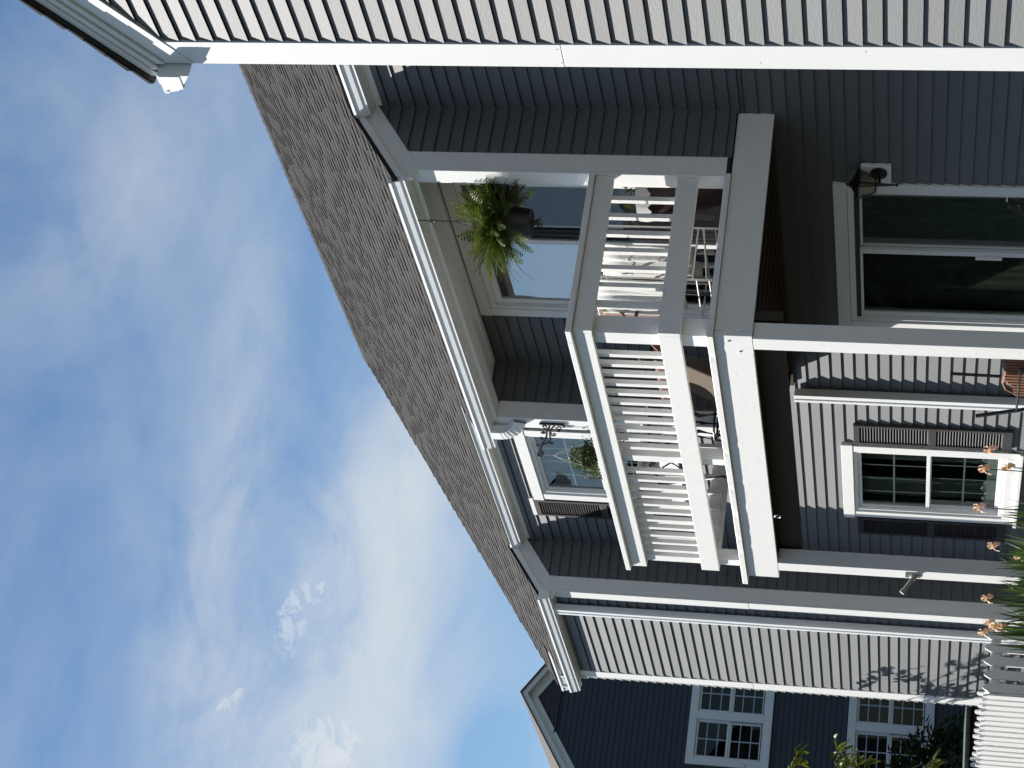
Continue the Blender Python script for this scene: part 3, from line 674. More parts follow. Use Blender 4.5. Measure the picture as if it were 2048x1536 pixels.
b = MB(); b.lathe((fc.x, fc.y, 4.435), [(0.095, 0), (0.105, 0.004), (0.125, 0.15), (0.142, 0.155), (0.145, 0.18), (0.13, 0.18), (0.12, 0.15), (0.01, 0.14)], 28); part(b, 'pot', 'pot', hf, smooth=False)
b = MB()
for k in range(3):
    a = k * 2.09 + 0.4; b.tube([fc + Vector((0.135 * math.cos(a), 0.135 * math.sin(a), 4.61)), fc + Vector((0, 0, 5.02))], 0.0022, 5)
b.tube([fc + Vector((0, 0, 5.02)), fc + Vector((0, 0, 5.30))], 0.004, 6)
b.tube([fc + Vector((0.02 * math.cos(t), 0, 5.19 + 0.02 * math.sin(t))) for t in [i * 0.5 for i in range(10)]], 0.005, 5); part(b, 'hanger', 'iron', hf)
b = MB()
for k in range(235):
    az_ = r_.uniform(0, 6.283); el_ = r_.triangular(-0.15, 1.45, 0.7); L_ = r_.uniform(0.28, 0.47)
    tn = r_.uniform(0.65, 1.35); frond(b, fc + Vector((0.05 * math.cos(az_), 0.05 * math.sin(az_), 4.60)), az_, el_, L_, r_.uniform(0.038, 0.062), r_.uniform(0.8, 4.6), r_, tn)
for k in range(8):
    az_ = r_.uniform(0, 6.283); frond(b, fc + Vector((0, 0, 4.44)), az_, -0.9, 0.10, 0.018, 0, r_, 0.8)
part(b, 'fronds', 'fern', hf, tone=True, kind='stuff')

# ---- iron scroll bracket with a hanging basket
sb = empty('scroll_bracket', 'black wrought iron scroll bracket with leaves beside the upper window', 'bracket', (-15.20, P2 - 0.03, 4.77))
bx_ = -15.20; by_ = P2 - 0.034
def sp(u, w): return Vector((bx_ - u * 0.64, by_ - u * 0.27, w))      # u: distance out from the wall board
b = MB(); b.tube([sp(0, 4.665), sp(0, 4.885)], 0.011, 8); part(b, 'wall_bar', 'iron', sb)
b = MB()
def spiral(cu, cw, r0, r1, a0, a1, n=16): return [sp(cu + (r0 + (r1 - r0) * i / n) * math.cos(a0 + (a1 - a0) * i / n), cw + (r0 + (r1 - r0) * i / n) * math.sin(a0 + (a1 - a0) * i / n)) for i in range(n + 1)]
b.tube([sp(0.0, 4.79), sp(0.05, 4.80), sp(0.12, 4.825), sp(0.19, 4.83), sp(0.26, 4.85), sp(0.34, 4.885), sp(0.43, 4.905)], 0.0095, 7)
b.tube([sp(0.0, 4.74), sp(0.06, 4.775), sp(0.14, 4.80), sp(0.24, 4.80), sp(0.30, 4.83), sp(0.33, 4.87)], 0.008, 7)
b.tube(spiral(0.045, 4.835, 0.036, 0.008, -1.2, 5.5), 0.0075, 6); b.tube(spiral(0.05, 4.715, 0.034, 0.008, 1.6, -5.0), 0.0075, 6); b.tube(spiral(0.16, 4.765, 0.030, 0.006, 2.4, -4.2), 0.0075, 6)
b.tube(spiral(0.50, 4.905, 0.030, 0.012, 3.1, -2.6), 0.009, 7); b.tube([sp(0.43, 4.905), sp(0.46, 4.885), sp(0.48, 4.878)], 0.009, 7)
for (u, w, du_, dw) in ((0.14, 4.83, 0.01, 0.055), (0.09, 4.73, 0.035, -0.02), (0.26, 4.86, -0.05, 0.03), (0.30, 4.83, 0.01, -0.06), (0.36, 4.90, -0.02, 0.04), (0.02, 4.68, 0.03, -0.02)):
    t_ = Vector((0, 0, 1)); a_ = sp(u, w); c_ = sp(u + du_, w + dw); mid = (a_ + c_) / 2; pr = sp(u - dw * 0.42, w + du_ * 0.42) - a_
    b.add([a_, mid + pr, c_, mid - pr, a_ + Vector((0, 0.004, 0)), mid + pr + Vector((0, 0.004, 0)), c_ + Vector((0, 0.004, 0)), mid - pr + Vector((0, 0.004, 0))], [(0, 1, 2, 3), (7, 6, 5, 4), (0, 4, 5, 1), (1, 5, 6, 2), (2, 6, 7, 3), (3, 7, 4, 0)])
part(b, 'scrollwork', 'iron', sb)
hc = sp(0.50, 0); hb = empty('hanging_basket', 'hanging basket of trailing green plants on white chains under the scroll bracket', 'hanging basket', (hc.x, hc.y, 4.4))
b = MB(); b.tube([sp(0.5, 4.885), sp(0.5, 4.76)], 0.003, 5)
for k in range(4):
    a = k * 1.57 + 0.5; b.tube([hc + Vector((0, 0, 4.79)), hc + Vector((0.05 * math.cos(a), 0.05 * math.sin(a), 4.70)), hc + Vector((0.14 * math.cos(a), 0.14 * math.sin(a), 4.50))], 0.0035, 5)
part(b, 'chains', 'white', hb)
b = MB(); b.lathe((hc.x, hc.y, 4.39), [(0.03, 0), (0.08, 0.03), (0.12, 0.11), (0.12, 0.12), (0.01, 0.10)], 20); part(b, 'basket', 'coco', hb)
r_ = random.Random(21); b = MB()
for k in range(1700):
    a = r_.uniform(0, 6.283); q = r_.random(); rad = 0.185 * math.sqrt(q); z_ = 4.50 + 0.10 * (1 - (rad / 0.185) ** 2) + r_.uniform(-0.10, 0.04) - (0.30 if rad > 0.10 else 0) * r_.random()
    if r_.random() < 0.06: rad += r_.uniform(0, 0.08); z_ -= r_.uniform(-0.03, 0.05)
    c_ = hc + Vector((rad * math.cos(a), rad * math.sin(a), z_)); d = Vector((r_.uniform(-1, 1), r_.uniform(-1, 1), r_.uniform(-0.4, 1))).normalized(); s_ = d.cross(Vector((r_.uniform(-1, 1), r_.uniform(-1, 1), 0.3))).normalized()
    L_ = r_.uniform(0.018, 0.036); v = r_.uniform(0.5, 1.3); b.add([c_, c_ + d * L_ * .5 + s_ * L_ * 0.25, c_ + d * L_, c_ + d * L_ * .5 - s_ * L_ * 0.25], [(0, 1, 2, 3)], (v * r_.uniform(.9, 1.5), v, v * 0.8))
part(b, 'foliage', 'leaf', hb, tone=True, kind='stuff')

# ---- things on the deck
pl = empty('planter', 'dark maroon planter with a white lace edge in the recess corner of the deck', 'planter', (-12.05, 8.80, 3.004))
b = MB(); b.lathe((-12.05, 8.80, 3.004), [(0.15, 0), (0.155, 0.01), (0.24, 0.45), (0.26, 0.62), (0.275, 0.63), (0.275, 0.68), (0.25, 0.68), (0.24, 0.6), (0.01, 0.58)], 24); part(b, 'pot', 'maroon', pl)
b = MB(); V = []; n = 48
for i in range(n):
    a = 2 * math.pi * i / n; V += [(-12.05 + 0.285 * math.cos(a), 8.80 + 0.285 * math.sin(a), 3.685), (-12.05 + 0.292 * math.cos(a), 8.80 + 0.292 * math.sin(a), 3.60 - 0.03 * (i % 2))]
b.add(V, [(2 * i, 2 * ((i + 1) % n), 2 * ((i + 1) % n) + 1, 2 * i + 1) for i in range(n)]); part(b, 'lace_edge', 'towel', pl)
b = MB(); r_ = random.Random(4)
for k in range(160):
    a = r_.uniform(0, 6.28); q = r_.uniform(0, .2); c_ = Vector((-12.05 + q * math.cos(a), 8.80 + q * math.sin(a), 3.62 + r_.uniform(0, .16))); d = Vector((r_.uniform(-1, 1), r_.uniform(-1, 1), r_.uniform(0, 1))).normalized(); s_ = d.cross(Vector((0, .3, 1))).normalized()
    b.add([c_, c_ + d * .03 + s_ * .012, c_ + d * .06, c_ + d * .03 - s_ * .012], [(0, 1, 2, 3)], r_.uniform(.3, .8))
part(b, 'foliage', 'leaf', pl, tone=True, kind='stuff')

rk = empty('drying_rack', 'white wire laundry rack standing behind the side railing of the deck', 'drying rack', (-12.2, 8.1, 3.004))
b = MB(); rx0, rx1 = -12.62, -11.90
for yy in (7.86, 8.30):
    b.tube([(rx0, yy, 3.01), (rx0, yy, 3.97)], 0.008, 6); b.tube([(rx1, yy, 3.01), (rx1, yy, 3.97)], 0.008, 6)
for xx in (rx0, rx1):
    b.tube([(xx, 7.86, 3.20), (xx, 8.30, 3.20)], 0.006, 6); b.tube([(xx, 7.86, 3.10), (xx, 8.30, 3.16)], 0.006, 6)
for z_ in (3.08, 3.17): b.tube([(rx0, 7.86, z_), (rx1, 7.86, z_)], 0.006, 6); b.tube([(rx0, 8.30, z_), (rx1, 8.30, z_)], 0.006, 6)
part(b, 'frame', 'wire', rk)
for yy in (7.88, 8.0, 8.12, 8.24):
    b = MB(); b.tube([(rx0, yy, 3.93), (rx1, yy, 3.93)], 0.004, 5); part(b, 'hanging_wire', 'wire', rk)
def towel(x0, x1, y, z0, z1, seed, label):
    b = MB(); n = 26; V = []; r_ = random.Random(seed)
    for i in range(n + 1):
        u = i / n
        for k in range(6):
            w = k / 5; V.append((x0 + (x1 - x0) * u + 0.01 * math.sin(w * 5 + seed), y + 0.018 * math.sin(u * 14 + seed) * w + 0.006 * math.sin(u * 31), z1 - (z1 - z0) * w * (1 + 0.03 * math.sin(u * 7))))
    b.add(V, [(i * 6 + k, (i + 1) * 6 + k, (i + 1) * 6 + k + 1, i * 6 + k + 1) for i in range(n) for k in range(5)])
    o = b.build('towel', 'towel', smooth=True); sd = o.modifiers.new('thickness', 'SOLIDIFY'); sd.thickness = 0.006
    return tag(o, label, 'towel', 'laundry on the drying rack')
towel(-12.36, -11.96, 7.88, 3.28, 3.93, 1, 'white towel nearest the side railing, right half of the drying rack')
towel(-12.60, -12.38, 8.0, 3.40, 3.93, 2, 'narrow white cloth at the left end of the drying rack')
towel(-12.45, -12.02, 8.24, 3.22, 3.93, 3, 'long pale towel on the rear wire of the drying rack')
for i, (x_, y_, z_, lb) in enumerate(((-12.02, 7.88, 3.90, 'right clothespin on the towel nearest the railing'), (-12.29, 7.88, 3.90, 'left clothespin on the towel nearest the railing'), (-12.42, 8.0, 3.90, 'clothespin at the right edge of the narrow cloth'), (-12.56, 8.0, 3.90, 'clothespin at the left edge of the narrow cloth'))):
    b = MB(); b.add([(-0.008, -0.010, -0.04), (0.008, -0.010, -0.04), (0.008, -0.016, 0.045), (-0.008, -0.016, 0.045), (-0.008, 0.0, -0.04), (0.008, 0.0, -0.04), (0.008, -0.005, 0.045), (-0.008, -0.005, 0.045)], [(0, 1, 2, 3), (7, 6, 5, 4), (0, 4, 5, 1), (1, 5, 6, 2), (2, 6, 7, 3), (3, 7, 4, 0)])
    b.add([(-0.008, 0.001, -0.04), (0.008, 0.001, -0.04), (0.008, 0.006, 0.045), (-0.008, 0.006, 0.045), (-0.008, 0.010, -0.04), (0.008, 0.010, -0.04), (0.008, 0.016, 0.045), (-0.008, 0.016, 0.045)], [(0, 1, 2, 3), (7, 6, 5, 4), (0, 4, 5, 1), (1, 5, 6, 2), (2, 6, 7, 3), (3, 7, 4, 0)])
    o = b.build('clothespin', 'pine'); o.location = (x_, y_, z_); tag(o, lb, 'clothespin', 'clothespins on the drying rack')

ch = empty('patio_chair', 'rust red cushioned patio chair with black frame behind the front railing', 'chair', (-12.9, 7.9, 3.004))
b = MB(); b.box(-13.25, -12.60, 7.62, 8.12, 3.42, 3.53); part(b, 'seat', 'rust', ch, bevel=0.03)
b = MB(); b.prism([Vector((-13.25, 8.10, 3.50)), Vector((-12.60, 8.10, 3.50)), Vector((-12.60, 8.24, 4.06)), Vector((-13.25, 8.24, 4.06))], (0, 0, 0), (0, 0.09, 0.02)); part(b, 'backrest', 'rust', ch, bevel=0.025)
b = MB(); b.prism([Vector((-12.58, 7.60, 3.40)), Vector((-12.56, 7.60, 3.40)), Vector((-12.56, 8.16, 3.96)), Vector((-12.58, 8.16, 3.96))], (0, 0, 0), (0, -0.015, 0.01)); part(b, 'side_cushion', 'rust', ch, bevel=0.004)
for sx in (-13.29, -12.56):
    for yy in (7.62, 8.16):
        b = MB(); b.tube([(sx, yy, 3.01), (sx, yy + (0.03 if yy > 8 else -0.02), 3.40)], 0.013, 8); part(b, 'leg', 'iron', ch)
    b = MB(); b.tube([(sx, 7.60, 3.40), (sx, 7.58, 3.60), (sx, 7.66, 3.68), (sx, 7.9, 3.69), (sx, 8.2, 3.66)], 0.013, 8); part(b, 'armrest', 'iron', ch)
cu_ = empty('floor_cushion', 'tan cushion leaning on the deck floor left of the rust red chair', 'cushion', (-13.5, 7.95, 3.004))
b = MB(); b.prism([Vector((-13.72, 7.85, 3.03)), Vector((-13.32, 7.85, 3.03)), Vector((-13.32, 8.02, 3.42)), Vector((-13.72, 8.02, 3.42))], (0, 0, 0), (0, 0.10, 0.0)); part(b, 'cover', 'tan', cu_, bevel=0.015)
b = MB(); b.tube([(-13.72, 7.845, 3.05), (-13.32, 7.845, 3.05)], 0.006, 5); part(b, 'piping', 'tan', cu_)
bt = empty('bistro_table', 'black wrought iron bistro table behind the front railing of the deck', 'table', (-14.2, 8.0, 3.004))
b = MB(); b.lathe((-14.2, 8.0, 3.70), [(0.34, 0), (0.36, 0.008), (0.36, 0.02), (0.01, 0.022)], 32); part(b, 'table_top', 'iron', bt)
for k in range(3):
    a = k * 2.094 + 0.5; dx, dy = math.cos(a), math.sin(a)
    b = MB(); b.tube([(-14.2 + dx * r__, 8.0 + dy * r__, z__) for r__, z__ in ((0.30, 3.70), (0.16, 3.55), (0.07, 3.35), (0.10, 3.18), (0.22, 3.05), (0.32, 3.012), (0.34, 3.03))], 0.016, 8); part(b, 'leg', 'iron', bt)
b = MB(); b.tube([(-14.2 + 0.13 * math.cos(t * .35), 8.0 + 0.13 * math.sin(t * .35), 3.22) for t in range(19)], 0.010, 6); part(b, 'ring', 'iron', bt)
bc = empty('bistro_chair', 'black iron chair left of the bistro table on the deck', 'chair', (-14.75, 8.0, 3.004))
b = MB(); b.lathe((-14.78, 8.0, 3.44), [(0.2, 0), (0.21, 0.01), (0.2, 0.025), (0.01, 0.028)], 24); part(b, 'seat', 'iron', bc)
for k in range(4):
    a = k * 1.57 + 0.78; b = MB(); b.tube([(-14.78 + 0.19 * math.cos(a), 8.0 + 0.19 * math.sin(a), 3.44), (-14.78 + 0.15 * math.cos(a), 8.0 + 0.15 * math.sin(a), 3.2), (-14.78 + 0.22 * math.cos(a), 8.0 + 0.22 * math.sin(a), 3.01)], 0.011, 7); part(b, 'leg', 'iron', bc)
b = MB(); b.tube([(-14.92, 7.86, 3.45), (-14.98, 7.84, 3.70), (-14.97, 8.0, 3.84), (-14.98, 8.16, 3.70), (-14.92, 8.14, 3.45)], 0.011, 7); b.tube([(-14.97, 7.95, 3.5), (-14.98, 8.05, 3.66), (-14.97, 7.95, 3.78)], 0.008, 6); part(b, 'backrest', 'iron', bc)
bk = empty('white_bucket', 'small white bucket on the deck floor under the bistro table', 'bucket', (-14.35, 8.15, 3.004))
b = MB(); b.lathe((-14.35, 8.25, 3.005), [(0.08, 0), (0.10, 0.17), (0.105, 0.18), (0.095, 0.18), (0.075, 0.01)], 20); part(b, 'body', 'white', bk)
b = MB(); b.tube([(-14.35 + 0.103 * math.cos(t * .31), 8.25, 3.17 + 0.09 * math.sin(t * .31)) for t in range(11)], 0.003, 5); part(b, 'handle', 'iron', bk)

# ---- black framed chair with a slatted brown back under the deck
pc = empty('garden_chair', 'black metal garden chair with slatted brown back under the deck', 'chair', (-13.9, 8.3, 0.06))
b = MB()
b.tube([(-13.865, 8.36, 1.402), (-13.845, 8.34, 1.0), (-13.84, 8.32, 0.62)], 0.013, 8); b.tube([(-13.86, 8.33, 1.0), (-13.46, 8.33, 1.01), (-13.42, 8.33, 0.62)], 0.013, 8)
b.tube([(-14.265, 8.22, 1.188), (-14.19, 8.22, 0.99), (-14.12, 8.22, 0.80), (-14.08, 8.22, 0.5)], 0.016, 8)
b.tube([(-14.15, 8.22, 0.885), (-13.50, 8.20, 0.885)], 0.009, 8); b.tube([(-13.5, 8.2, 0.885), (-13.46, 8.2, 0.06)], 0.014, 8)
b.tube([(-14.08, 8.22, 0.5), (-14.05, 8.24, 0.06)], 0.014, 8); part(b, 'frame', 'iron', pc)
for k in range(13):
    u = k / 12; zt = 0.985 - 0.12 * max(0, u - 0.55) ** 1.2 * 2 + 0.012 * math.sin(u * 14); xk = -13.50 - u * 0.50
    b = MB(); b.box(xk - 0.014, xk + 0.014, 8.27, 8.285, 0.50, zt); part(b, 'slat', 'wicker', pc, bevel=0.003)
b = MB(); b.tube([(-13.47, 8.30, 0.985), (-13.62, 8.30, 0.992), (-13.75, 8.30, 0.985), (-13.86, 8.30, 1.0), (-13.95, 8.30, 0.975), (-14.02, 8.30, 0.90), (-14.06, 8.30, 0.80)], 0.016, 8); part(b, 'back_rail', 'wicker', pc)
b = MB(); b.box(-14.02, -13.46, 7.85, 8.30, 0.44, 0.48); part(b, 'seat', 'wicker', pc, bevel=0.01)
b = MB(); b.tube([(-13.48, 7.87, 0.44), (-13.46, 7.85, 0.06)], 0.014, 8); b.tube([(-14.0, 7.87, 0.44), (-14.03, 7.85, 0.06)], 0.014, 8); part(b, 'front_legs', 'iron', pc)

# ================================================================== near house
nh = empty('near_gable_house', 'nearest grey clapboard house end with a white corner board and gable eave', 'house', (-5, 7.5, 0))
NX0, NY = -8.443, 6.95
zn = lambda x: 5.942 + 0.73 * (x + 8.46)
NRX = -4.9
nw = sheath('wall', nh, 'x', NY, 0.14, NX0 + 0.02, -1.4, 0, 5.70)
b = MB(); b.prism([Vector((NX0 + 0.02, NY, 5.70)), Vector((-1.4, NY, 5.70)), Vector((NRX, NY, zn(NRX) - 0.1))], (0, 0, 0), (0, 0.14, 0)); part(b, 'gable', 'sheathing', nh)
def ncut(z):
    x = max(-8.262, (z + 0.20 - 5.915) / 0.73 - 8.46); return (x, min(-1.4, 2 * NRX - x))
siding(nw, 'x', NY, -8.262, -1.4, 0.1, 7.9, (), phase=2.318 - CRS * 20, zcut=ncut)
b = MB(); b.box(NX0 + 0.001, NX0 + 0.14, NY + 0.141, 12.0, 0, 5.70); part(b, 'wall', 'siding', nh)
for z0, z1, o in ((0.1, 3.502, 0.0), (3.505, 5.80, 0.0015)):
    b = MB(); b.box(NX0 - 0.002, -8.262, NY - 0.024 - o, NY - 0.002, z0, z1); part(b, 'corner_board', 'trim', nh, bevel=0.002)
b = MB(); b.box(NX0 - 0.002, NX0 + 0.018, NY, NY + 0.15, 0.1, 5.65); part(b, 'corner_board', 'trim', nh, bevel=0.002)
for (x_, z_) in ((-8.41, 3.515), (-8.30, 3.525), (-8.40, 2.45), (-8.30, 1.9)):
    b = MB(); b.tube([(x_, NY - 0.026, z_), (x_, NY - 0.0275, z_)], 0.0028, 8); part(b, 'nail_head', 'metal', nh)
def rake(xa, xb, ya, yb, a, c, name, mt='trim', bevel=0.002):
    b = MB(); b.prism([Vector((xa, ya, zn(xa) - a)), Vector((xb, ya, zn(xb) - a)), Vector((xb, ya, zn(xb) - c)), Vector((xa, ya, zn(xa) - c))], (0, 0, 0), (0, yb - ya, 0)); return part(b, name, mt, nh, bevel=bevel)
rake(-8.44, NRX, NY - 0.030, NY - 0.002, 0.10, 0.335, 'rake_frieze')
rake(-8.43, NRX, NY - 0.048, NY - 0.031, 0.060, 0.175, 'crown_moulding', bevel=0.006)
rake(-8.46, NRX, NY - 0.064, NY - 0.049, 0.045, 0.125, 'crown_moulding', bevel=0.005)
rake(-8.50, NRX, NY - 0.074, NY - 0.065, 0.025, 0.080, 'rake_fascia')
b = MB(); b.prism([Vector((-8.53, NY - 0.100, zn(-8.53) - 0.022)), Vector((NRX, NY - 0.100, zn(NRX) - 0.022)), Vector((NRX, NY - 0.100, zn(NRX))), Vector((-8.53, NY - 0.100, zn(-8.53)))], (0, 0, 0), (0, 5.2, 0)); nroof = part(b, 'roof', 'shingle', nh, tone=True)
b = MB(); b.add([(NRX, NY - 0.100, zn(NRX)), (-1.0, NY - 0.100, 5.7), (-1.0, 12, 5.7), (NRX, 12, zn(NRX))], [(0, 1, 2, 3)]); part(b, 'roof', 'shingle', nh, tone=True)
r_ = random.Random(8); b = MB(); x = -8.53
while x < NRX:                                # shingle butts show along the rake edge
    e = r_.uniform(0, 0.010) + (0.008 if r_.random() < 0.3 else 0); t = 0.012 + r_.uniform(0, .006)
    pts = [Vector((x, NY - 0.104 - e, zn(x) + t)), Vector((x + 0.14, NY - 0.104 - e, zn(x + 0.14) + 0.002)), Vector((x + 0.14, NY - 0.104 - e, zn(x + 0.14) - 0.012)), Vector((x, NY - 0.104 - e, zn(x) - 0.012))]
    V = pts + [p + Vector((0, 0.6, 0)) for p in pts]; b.add(V, [(0, 1, 2, 3), (4, 7, 6, 5), (0, 4, 5, 1), (2, 6, 7, 3), (3, 7, 4, 0), (1, 5, 6, 2)], r_.uniform(0.5, 0.9)); x += 0.118
part(b, 'edge_shingles', 'shingle', nroof, tone=True, kind='stuff')
# boxed eave return and gutter running back along the left wall
b = MB(); b.prism([Vector((NX0 - 0.012, 0, 5.642)), Vector((NX0 - 0.012, 0, 5.835)), Vector((-8.53, 0, 5.835)), Vector((-8.53, 0, 5.69))], (0, NY - 0.108, 0), (0, NY + 0.02, 0)); part(b, 'eave_return', 'trim', nh, bevel=0.002)
b = MB(); b.prism([Vector((NX0 - 0.012, 0, 5.642)), Vector((NX0 - 0.012, 0, 5.835)), Vector((-8.53, 0, 5.835)), Vector((-8.53, 0, 5.69))], (0, NY + 0.022, 0), (0, 8.95, 0)); part(b, 'fascia_board', 'trim', nh)
b = MB(); b.prism([Vector((-8.462 - o * 1.22, 0, 5.826 + z * 1.08)) for o, z in GP], (0, NY - 0.112, 0), (0, 8.95, 0)); ng = part(b, 'gutter', 'gutter', nh)
b = MB(); b.tube([(-8.585, NY - 0.113, 5.80), (-8.587, NY - 0.109, 5.815), (-8.60, NY - 0.110, 5.83)], 0.006, 6); part(b, 'rim', 'gutter', ng)

# ================================================================== far house
fh = empty('far_blue_house', 'dark blue clapboard house with a gable end behind the fence', 'house', (-34, 13.3, 0))
FX, FY, FZ = -34.0, 13.317, 8.725
zf_ = lambda y: FZ - 0.66 * abs(y - FY)
fw_y = (12.46, 13.97); FH = [(12.42, 14.02, 4.38, 5.52), (12.42, 14.02, 1.60, 2.75)]
fwall = sheath('wall', fh, 'y', FX, 0.15, 9.2, 17.4, 0, 5.9, FH)
b = MB(); b.prism([Vector((FX, 9.2, 5.9)), Vector((FX, 17.4, 5.9)), Vector((FX, FY, FZ - 0.1))], (0, 0, 0), (-0.15, 0, 0)); part(b, 'gable', 'sheathing', fh)
def fcut(z):
    y = max(9.2, FY - (FZ - 0.22 - z) / 0.66); return (y, 2 * FY - y)
siding(fwall, 'y', FX, 9.2, 17.4, 0.6, 8.02, FH, phase=2.2, mt='siding_dark', zcut=fcut)
b = MB()
for k in range(5):
    z = 8.06 + k * 0.12; a, c = fcut(z + 0.12); a, c = (a + 0.02, c - 0.02)
    if c - a > 0.02: b.box(FX, FX + 0.02 + 0.002 * k, a, c, z, z + 0.118)
part(b, 'gable_shakes', 'shutter', fh, kind='stuff')
b = MB(); b.box(FX, FX + 0.05, fcut(8.04)[0] + 0.06, fcut(8.04)[1] - 0.06, 8.02, 8.05); part(b, 'drip_ledge', 'siding_dark', fh)
def frake(sg, x0, x1, a, c, name, mt):
    ye = FY + sg * 4.3; b = MB()
    b.prism([Vector((x0, FY, FZ - a)), Vector((x0, ye, zf_(ye) - a)), Vector((x0, ye, zf_(ye) - c)), Vector((x0, FY, FZ - c))], (0, 0, 0), (x1 - x0, 0, 0)); return part(b, name, mt, fh)
for sg in (-1, 1):
    frake(sg, FX, FX + 0.04, 0.10, 0.30, 'rake_frieze', 'trim'); frake(sg, FX + 0.041, FX + 0.20, 0.03, 0.135, 'rake_fascia', 'trim')
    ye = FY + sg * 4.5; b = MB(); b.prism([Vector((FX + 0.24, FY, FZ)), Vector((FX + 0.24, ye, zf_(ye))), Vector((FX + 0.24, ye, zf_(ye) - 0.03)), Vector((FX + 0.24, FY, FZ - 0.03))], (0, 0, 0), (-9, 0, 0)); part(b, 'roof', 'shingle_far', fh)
def fwin(y0, y1, z0, z1, vis=2):
    W = None; b = MB(); x1 = FX + 0.05; c = 0.14
    b.box(FX, x1, y0, y0 + c, z0, z1); b.box(FX, x1, y1 - c, y1, z0, z1); b.box(FX, x1, y0 + c, y1 - c, z1 - c, z1); b.box(FX, x1, y0 + c, y1 - c, z0, z0 + 0.11); b.box(FX, x1, (y0 + y1) / 2 - 0.075, (y0 + y1) / 2 + 0.075, z0 + 0.11, z1 - c)
    W = part(b, 'window', 'trim', fh, bevel=0.006)
    b = MB(); b.box(FX, FX + 0.085, y0 - 0.03, y1 + 0.03, z0 - 0.05, z0 - 0.002); part(b, 'sill', 'trim', W)
    zm = (z0 + z1 - 0.03) / 2
    for (a, d) in ((y0 + c, (y0 + y1) / 2 - 0.075), ((y0 + y1) / 2 + 0.075, y1 - c)):
        for (p, q) in ((z0 + 0.11, zm), (zm, z1 - c)):
            b = MB(); xx = FX - 0.03 if p > zm - 0.01 else FX - 0.05
            b.box(xx, xx + 0.03, a, a + 0.045, p, q); b.box(xx, xx + 0.03, d - 0.045, d, p, q); b.box(xx, xx + 0.03, a + 0.045, d - 0.045, p, p + 0.04); b.box(xx, xx + 0.03, a + 0.045, d - 0.045, q - 0.04, q); part(b, 'sash', 'trim', W)
            b = MB(); b.box(xx + 0.012, xx + 0.016, a + 0.045, d - 0.045, p + 0.04, q - 0.04); part(b, 'pane', 'glassdark', W)
            b = MB(); ym = (a + d) / 2; b.box(xx + 0.017, xx + 0.024, ym - 0.011, ym + 0.011, p + 0.04, q - 0.04)
            for j in (1, 2): zz = p + (q - p) * j / 3; b.box(xx + 0.0172, xx + 0.0238, a + 0.045, d - 0.045, zz - 0.009, zz + 0.009)
            part(b, 'grille', 'fargrille', W)
    b = MB(); b.box(FX - 0.75, FX - 0.70, y0 - 0.2, y1 + 0.2, z0 - 0.2, z1 + 0.2); part(b, 'room_behind', 'interior', W)
fwin(12.295, 14.145, 4.25, 5.66); fwin(12.295, 14.145, 1.47, 2.89)

# ================================================================== fences
FXc, FYc = -17.261, 7.109
def picket(h, w=0.086, t=0.018, style='point', mt='paint'):
    b = MB(); s_ = w / 2
    if style == 'point': pf = [(-s_, 0), (s_, 0), (s_, h - 0.055), (0.012, h - 0.004), (0, h), (-0.012, h - 0.004), (-s_, h - 0.055)]
    else: pf = [(-s_, 0), (s_, 0), (s_, h - 0.05), (s_ * 0.8, h - 0.02), (s_ * 0.4, h - 0.004), (0, h), (-s_ * 0.4, h - 0.004), (-s_ * 0.8, h - 0.02), (-s_, h - 0.05)]
    b.prism([Vector((x, 0, z)) for x, z in pf], (0, 0, 0), (0, t, 0)); return b.mesh('picket', mt)
pk = picket(0.94); pkr = picket(0.90, 0.10, 0.018, 'round')
fe = empty('picket_fence', 'white pointed picket fence turning a corner in front of the far wing', 'fence', (FXc, FYc, 0))
r_ = random.Random(31)
for k in range(26):
    inst(pk, 'picket', fe, (FXc - 0.045 - 0.1255 * k, FYc + r_.uniform(-.003, .003), 0.065 + r_.uniform(-0.006, 0.006)))
for k in range(5):
    o = inst(pk, 'picket', fe, (FXc + r_.uniform(-.003, .003), FYc + 0.072 + 0.128 * k, 0.060 + r_.uniform(-0.006, 0.006)), R(90))
for z in (0.30, 0.855):
    b = MB(); b.box(FXc - 3.3, FXc - 0.02, FYc + 0.022, FYc + 0.060, z, z + 0.088); part(b, 'rail', 'paint', fe, bevel=0.003)
    b = MB(); b.box(FXc - 0.060, FXc - 0.022, FYc + 0.062, FYc + 0.68, z, z + 0.088); part(b, 'rail', 'paint', fe, bevel=0.003)
b = MB(); b.box(FXc - 0.13, FXc - 0.062, FYc + 0.062, FYc + 0.13, 0, 0.98); part(b, 'post', 'paint', fe, bevel=0.004)
f2 = empty('picket_fence', 'white round topped picket fence behind the pointed one', 'fence', (-20.6, 7.95, 0))
for k in range(26):
    inst(pkr, 'picket', f2, (-19.3 - 0.135 * k, 7.95 - 0.012 * k + r_.uniform(-.004, .004), 0.10 + r_.uniform(-0.012, 0.02) + (0.015 if k % 2 else 0)), R(r_.uniform(-3, 3)))
b = MB(); b.box(-22.8, -19.2, 7.99, 8.02, 0.75, 0.83); part(b, 'rail', 'paint', f2)
# covered table behind the fence
gc = empty('covered_grill', 'low grill under a dark green cover with a pale rounded edge behind the fence', 'grill', (-25, 9.6, 0))
b = MB(); b.box(-25.4, -24.5, 8.2, 10.05, 0.1, 0.96); part(b, 'cover', 'dark', gc, bevel=0.05)
b = MB(); b.box(-25.45, -24.46, 8.1, 10.02, 0.97, 1.035); part(b, 'cover_top', 'coverg', gc, bevel=0.03)

